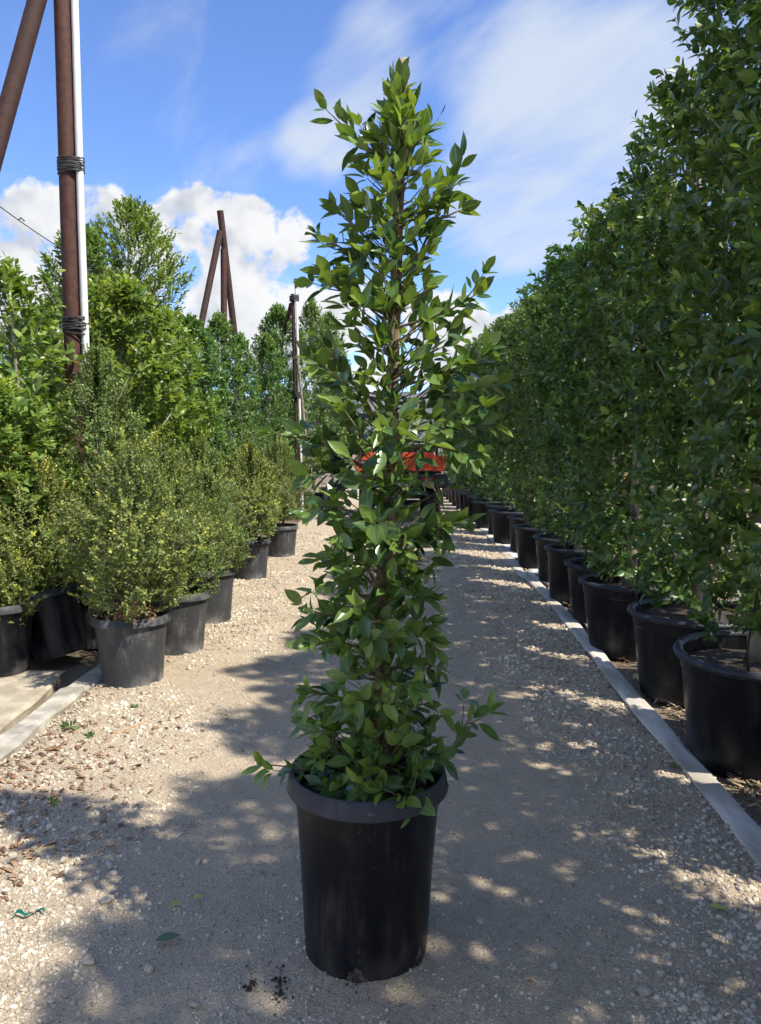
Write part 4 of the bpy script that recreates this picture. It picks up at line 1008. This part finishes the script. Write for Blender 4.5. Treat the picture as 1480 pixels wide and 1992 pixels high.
def wheel(x, y):
    t_ = MB(); t_.lathe([(.20, -.12), (.29, -.14), (.325, -.10), (.33, 0), (.325, .10), (.29, .14), (.20, .12)], 36, axis='x')
    wl = empty('wheel', (x, y, .335)); wl.parent = uv
    ty = ob('tyre', t_.mesh('tyre', True, M['rubber'], 50), wl)
    l_ = MB()
    for k in range(26):
        a = 2 * math.pi * k / 26
        for j, xx in enumerate((-.09, 0, .09)):
            Mx = Matrix.Rotation(a + (.12 if j == 1 else 0), 4, 'X') @ Matrix.Translation((xx, 0, .33)) @ Matrix.Rotation(.5 if j != 2 else -.5, 4, 'Z')
            l_.box(-.038, .038, -.022, .022, -.006, .018, Mx)
    ob('tread', l_.mesh('tread', False, M['rubber']), wl)
    rmb = MB(); rmb.lathe([(.02, .03), (.10, .05), (.17, .02), (.2, .11), (.2, -.11), (.17, -.05), (.02, -.05)], 24, axis='x'); ob('wheel_rim', rmb.mesh('wheel_rim', True, M['black_steel'], 40), wl)
for x, y in ((-.64, .42), (.64, .42), (-.64, 2.3), (.64, 2.3)): wheel(x, y)
part('axle', lambda m_: m_.tube([(-.6, .42, .36), (.6, .42, .36)], .05, 10), M['black_steel'], smooth=True)
for s in (-1, 1):
    part('cage_post', lambda m_: m_.tube([(s * (W - .06), 1.30, .9), (s * (W - .06), 1.30, 1.95), (s * (W - .12), 1.36, 2.05)], .03, 10), M['black_steel'], smooth=True)
    part('cage_post', lambda m_: m_.tube([(s * (W - .06), 2.75, .95), (s * (W - .08), 2.45, 1.75), (s * (W - .12), 2.35, 2.05)], .03, 10), M['black_steel'], smooth=True)
    part('fender', lambda m_: m_.box(s * .5 - .26 * s, s * W, 2.0, 2.9, .72, .95) if s > 0 else m_.box(-W, -.24, 2.0, 2.9, .72, .95), M['orange'])
part('roof', lambda m_: m_.box(-W + .02, W - .02, 1.22, 2.5, 2.055, 2.12), M['black_steel'], bev=.03)
part('rear_screen', lambda m_: (m_.box(-W + .09, W - .09, 1.29, 1.31, 1.52, 1.57), m_.box(-W + .09, W - .09, 1.29, 1.31, 1.36, 1.40), m_.box(-.03, .03, 1.285, 1.315, .95, 1.95)), M['black_steel'])
part('seat_back', lambda m_: m_.box(-W + .12, W - .12, 1.36, 1.48, .95, 1.50), M['rubber'], bev=.04)
part('seat', lambda m_: m_.box(-W + .12, W - .12, 1.48, 1.95, .80, .94), M['rubber'], bev=.04)
part('hood', lambda m_: m_.box(-W + .15, W - .15, 2.35, 3.0, .7, 1.1), M['orange'], bev=.05)
part('chassis', lambda m_: m_.box(-.4, .4, .2, 2.9, .45, .66), M['black_steel'])

# ------------------------------------------------------------------ flattened white hose and ground cloth on the right
def strip(name, pts, width, thick, mat, wob=.01, seed=1, tilt=0.0):
    s1, s2 = SN(seed, 2.5), SN(seed + 1, 5.0); V = []; F = []
    prof = [(-.5, .25), (-.47, .75), (-.25, 1.0), (0, .93), (.25, 1.0), (.47, .75), (.5, .25), (.4, 0), (-.4, 0)]; m_ = len(prof)
    for i, (x, y, z) in enumerate(pts):
        wd = width * (1 + .10 * float(s2(0, y)))
        for (u_, v_) in prof:
            V.append((x + u_ * wd + wob * float(s1(0, y)), y, z + v_ * thick * (1 + .25 * float(s2(u_, y))) + tilt * u_ * wd))
    for i in range(len(pts) - 1):
        for k in range(m_): a = i * m_ + k; b = i * m_ + (k + 1) % m_; F.append((a, b, b + m_, a + m_))
    mb = MB(); mb.add(V, F + [tuple(range(m_)), tuple((len(pts) - 1) * m_ + k for k in range(m_))[::-1]])
    return mb.mesh(name, True, mat, 50)
hp = [(.2, 1.20), (1.6, 1.255), (2.56, 1.315), (3.3, 1.365), (4.2, 1.405), (5.14, 1.455), (6.2, 1.53), (7.0, 1.575), (7.75, 1.60), (8.2, 1.55), (8.9, 1.60), (10.2, 1.69), (12.5, 1.78), (14.5, 1.80), (18, 1.86)]
hy = np.concatenate([np.arange(.2, 9, .07), np.arange(9, 18, .25)]); hx = np.interp(hy, [a for a, b in hp], [b for a, b in hp]) - .02
kern = np.ones(7) / 7; hx = np.convolve(np.pad(hx, 3, mode='edge'), kern, 'valid')
hz = .006 + .012 * np.exp(-((hy - 7.9) / .25) ** 2) + .012 * np.exp(-((hy - 5.0) / .3) ** 2)
tag(ob('flat_hose', strip('flat_hose', list(zip(hx, hy, hz)), .105, .022, M['hose'])), 'flattened pale grey hose lying along the right edge of the gravel road', 'hose')
def sheet(name, x0f, x1f, y0, y1, nx, ny, amp, seed, z=.004):
    s1, s2 = SN(seed, 6.0), SN(seed + 1, 15.0); V = []; F = []
    for i in range(ny + 1):
        y = y0 + (y1 - y0) * i / ny
        for j in range(nx + 1):
            t = j / nx; x = x0f(y) + (x1f(y) - x0f(y)) * t
            e = (.04 * float(s1(1, y)) if j in (0, nx) else 0)
            V.append((x + e, y, z + amp * (1.2 + .6 * float(s1(x, y)) + .45 * float(s2(x, y)))))
    for i in range(ny):
        for j in range(nx): a = i * (nx + 1) + j; F.append((a, a + 1, a + nx + 2, a + nx + 1))
    mb = MB(); mb.add(V, F); o = ob(name, mb.mesh(name, True, M['cloth'])); so = o.modifiers.new('solid', 'SOLIDIFY'); so.thickness = .002; return o
tag(sheet('ground_cloth', lambda y: 1.45 + .03 * y, lambda y: 2.5, 5.4, 9.2, 16, 60, .010, 51), 'wrinkled white ground cloth under the middle pots of the right row', 'cloth')
tag(sheet('ground_cloth', lambda y: 1.45 + .022 * y, lambda y: 2.5, 9.3, 19, 16, 110, .016, 55), 'crumpled white ground cloth under the far pots of the right row', 'cloth')
strip2 = [(x + .16 + .05 * math.sin(y * 2), y, .012) for x, y in zip(hx, hy) if 5.0 < y < 8.4]
tag(ob('flat_hose', strip('flat_hose', strip2, .075, .012, M['cloth'], .03, 9)), 'loose white strip twisted beside the flattened hose', 'strip')
# ------------------------------------------------------------------ small things on the road
ST = [(215, 1698, .019, 'yellowish stone with a smaller one touching it, left half of the road'), (222, 1710, .014, 'small stone touching the yellowish stone'), (238, 1606, .016, 'round pale stone alone below the left boxwoods'), (302, 1624, .014, 'stone right of the round pale one in shade'),
      (380, 1538, .013, 'stone at the edge of the sunlit patch left of the young tree'), (208, 1764, .018, 'flat tan stone in the shade, left of the yellow leaf scraps'), (290, 1893, .021, 'largest dark-sided stone below the fallen green leaf'), (172, 1880, .018, 'angular stone lying left of the largest stone'), (378, 1962, .015, 'pale oval stone at the bottom edge, left of the pot'),
      (386, 1682, .016, 'biggest stone of the gravel heap left of the pot'), (1268, 1796, .017, 'grey stone left of the yellow-green leaf'), (1253, 1933, .019, 'white angular stone near the bottom edge right of the pot'), (1286, 1902, .017, 'grey flattish stone above the white angular one'), (1078, 1884, .013, 'cream stone in the shaded track right of the pot'), (1025, 1758, .013, 'stone alone on the smooth track right of the pot'), (1228, 1487, .012, 'pale stone in sunlit gravel beside the flattened hose'), (1412, 1605, .012, 'white stone close to the hose at the right edge'), (933, 1800, .012, 'flat stone just right of the black pot')]
stone_mesh = []
for q in range(6):
    V, F = stones_np(np.zeros((1, 3)), np.ones(1), 80 + q, .75); me = mesh_np('stone', V, F, False); me.materials.append(M['stone']); stone_mesh.append(me)
for k, (px, py, s, lab) in enumerate(ST):
    p = gp(px, py); o = ob('loose_stone', stone_mesh[k % 6], None, None, (p.x, p.y, float(road_z(p.x, p.y)) + s * .35)); o.scale = (s, s, s); o.rotation_euler = (0, 0, k * 1.7)
    bevelled(o, .12, 1)
    tag(o, lab, 'stone', 'larger stones on the gravel road')
def fallen(px, py, ln, ang, mat, label, curl=.12, lw=.42, tip=.1):
    me = leaf_unit('leaf_blade', curl, .35, .1, 0, mat, lw); p = gp(px, py)
    o = ob('fallen_leaf', me, None, None, (p.x, p.y, float(road_z(p.x, p.y)) + .014)); o.scale = (ln,) * 3; o.rotation_euler = (tip, .15, ang)
    return tag(o, label, 'leaf', 'leaves fallen on the road')
fallen(298, 1846, .075, math.radians(-72), M['leaf_fallen_green'], 'dull green leaf lying flat on the gravel at lower left', .05)
fallen(334, 1778, .035, math.radians(-20), M['leaf_fallen_yellow'], 'pale yellow leaf scrap on edge, left of the pot', .1, .7)
fallen(374, 1760, .030, math.radians(-80), M['leaf_fallen_yellow'], 'small yellow half leaf right of the other scrap', .1, .8)
fallen(1376, 1779, .055, math.radians(-120), M['leaf_fallen_yellow'], 'yellow-green leaf on the gravel at lower right', .08)
d_ = fallen(1022, 1925, .028, math.radians(-70), M['leaf_dead'], 'curled brown leaf on a thin stem, lower right of the pot', .4)
def ribbon(px, py, L, ang, label, w_=.012):
    p = gp(px, py); mb = MB(); V = []; F = []; n_ = 9
    for i in range(n_):
        t = i / (n_ - 1) - .5; y_ = .010 * math.sin(i * 1.3); zz = .006 + .006 * abs(math.sin(i * 1.1)); ww = w_ * (1 - .5 * abs(t))
        V += [(t * L, y_ - ww / 2, zz), (t * L, y_ + ww / 2, zz + .006 * math.sin(i * .9)), (t * L, y_ + ww / 2, zz + .006 * math.sin(i * .9) - .001), (t * L, y_ - ww / 2, zz - .001)]
    for i in range(n_ - 1):
        for k in range(4): a = i * 4 + k; b = i * 4 + (k + 1) % 4; F.append((a, b, b + 4, a + 4))
    mb.add(V, F); o = ob('tape_scrap', mb.mesh('tape_scrap', True, M['tape']), None, None, (p.x, p.y, float(road_z(p.x, p.y)) + .006)); o.rotation_euler = (0, 0, ang)
    tag(o, label, 'tape', 'scraps of green plant tape')
ribbon(57, 1796, .085, .35, 'long green plastic tape scrap on bark at the left edge')
ribbon(279, 1361, .05, -.3, 'green tape scrap in front of the nearest left can')
ribbon(331, 1297, .06, .1, 'green tape scrap right of the nearest left can')
ribbon(322, 1280, .03, .5, 'tiny green tape scrap under the rim of the second left can')
p, q = gp(206, 1443), gp(282, 1412); mb = MB(); d_ = q - p
mb.add([(p.x, p.y - .006, .022), (p.x + .01, p.y + .012, .026), (q.x, q.y + .010, .030), (q.x + .012, q.y, .026), (p.x, p.y - .006, .012), (p.x + .01, p.y + .012, .012), (q.x, q.y + .010, .016), (q.x + .012, q.y, .016)], [(0, 3, 2, 1), (4, 5, 6, 7), (0, 1, 5, 4), (1, 2, 6, 5), (2, 3, 7, 6), (3, 0, 4, 7)])
tag(ob('wood_splinter', mb.mesh('wood_splinter', False, M['stake'])), 'long split sliver of wood on the gravel by the left kerb', 'stick')
p = gp(1400, 1490); mb = MB(); mb.tube([(p.x - .02, p.y + .03, .02), (p.x + .16, p.y - .02, .03), (p.x + .32, p.y - .09, .022)], [.012, .016, .010], 7)
tag(ob('dry_branch', mb.mesh('dry_branch', True, M['straw'])), 'dry broken branch below the nearest right tub', 'branch')
def weed(px, py, n_, s, label):
    p = gp(px, py); r = np.random.default_rng(px); O = np.zeros((n_, 3)); a = r.uniform(0, 6.28, n_)
    Dd = np.stack([np.cos(a), np.sin(a), r.uniform(.3, 1.1, n_)], -1)
    L = shoots(O, Dd, r.uniform(.5, 1, n_) * s, 3, px, s * .8, .38, 50, 15, .2); o = ob('weed', leaves_mesh('weed', L, T_MID, M['leaf_weed']), None, None, (p.x, p.y, float(road_z(p.x, p.y)) + .004))
    tag(o, label, 'weed', 'small weeds in the gravel')
weed(138, 1424, 5, .05, 'broad-leaved weed in gravel next to the left kerb')
weed(170, 1440, 7, .035, 'small leafy weed right of the broad-leaved one')
weed(262, 1384, 12, .022, 'feathery weed tuft in front of the nearest left can')
weed(98, 1570, 7, .03, 'shaded weed among bark chips at the left')
weed(205, 1340, 3, .02, 'sprout at the foot of the nearest left can')
weed(1310, 1500, 12, .02, 'mossy weed patch against the flattened hose')
N = 200; cl = np.array([gp(487, 1925)[:2], gp(545, 1918)[:2], gp(543, 1945)[:2], gp(700, 1912)[:2], gp(560, 1840)[:2]]); ii = rng.integers(0, 4, N)
Pc = cl[ii] + rng.standard_t(2.2, (N, 2)).clip(-5, 5) * .009 * np.array([.8, 1.5]); Sc = rng.uniform(.0012, .0042, N)
V, F = stones_np(np.stack([Pc[:, 0], Pc[:, 1], road_z(Pc[:, 0], Pc[:, 1]) + .003], -1), Sc, 66)
tag(ob('soil_crumbs', mesh_np('soil_crumbs', V, F, False), None, M['potting']), 'dark potting soil crumbs spilled in front of the pot', 'soil', kind='stuff')

# ------------------------------------------------------------------ far end: tree belt and hills
r = np.random.default_rng(99); n = 2600
X = r.uniform(-45, 45, n); Yb = 34 + r.uniform(-3, 6, n) + .008 * X ** 2; fb = SN(71, .5); hb_ = 2.6 + .9 * fb(X, 0)
Z = r.uniform(.05, 1, n) ** .8 * hb_
keep = ~((np.abs(X - .8) < 1.6))
O = np.stack([X, Yb, Z], -1)[keep]; Dd = r.normal(0, 1, O.shape) + np.array([0, -.4, .7])
L = shoots(O, Dd, np.full(len(O), .55), 12, 5, .24, .5, 65, 30, .9)
tag(ob('distant_trees', leaves_mesh('distant_trees', L, T_LO, M['far_leaf'])), 'belt of nursery trees beyond the far end of the road', 'trees', kind='stuff')
nx, ny = 260, 24; V = []; F = []; h1, h2, h3 = SN(81, .010), SN(82, .05), SN(83, .16)
for j in range(ny + 1):
    for i in range(nx + 1):
        x = -900 + 1800 * i / nx; y = 520 + 240 * j / ny
        V.append((x, y, (50 + 12 * float(h1(x, 0)) + 5 * float(h2(x, y)) + 2.5 * float(h3(x, y))) * math.sin(min(1, j / ny * 1.4) * math.pi / 2) - 1))
for j in range(ny):
    for i in range(nx): a = j * (nx + 1) + i; F.append((a, a + 1, a + nx + 2, a + nx + 1))
mb = MB(); mb.add(V, F); tag(ob('hills', mb.mesh('hills', True, M['hazy_hill'])), kind='structure')

tris = sum(len(m.polygons) for m in bpy.data.meshes)
print('objects', len(bpy.data.objects), 'mesh polygons', tris)
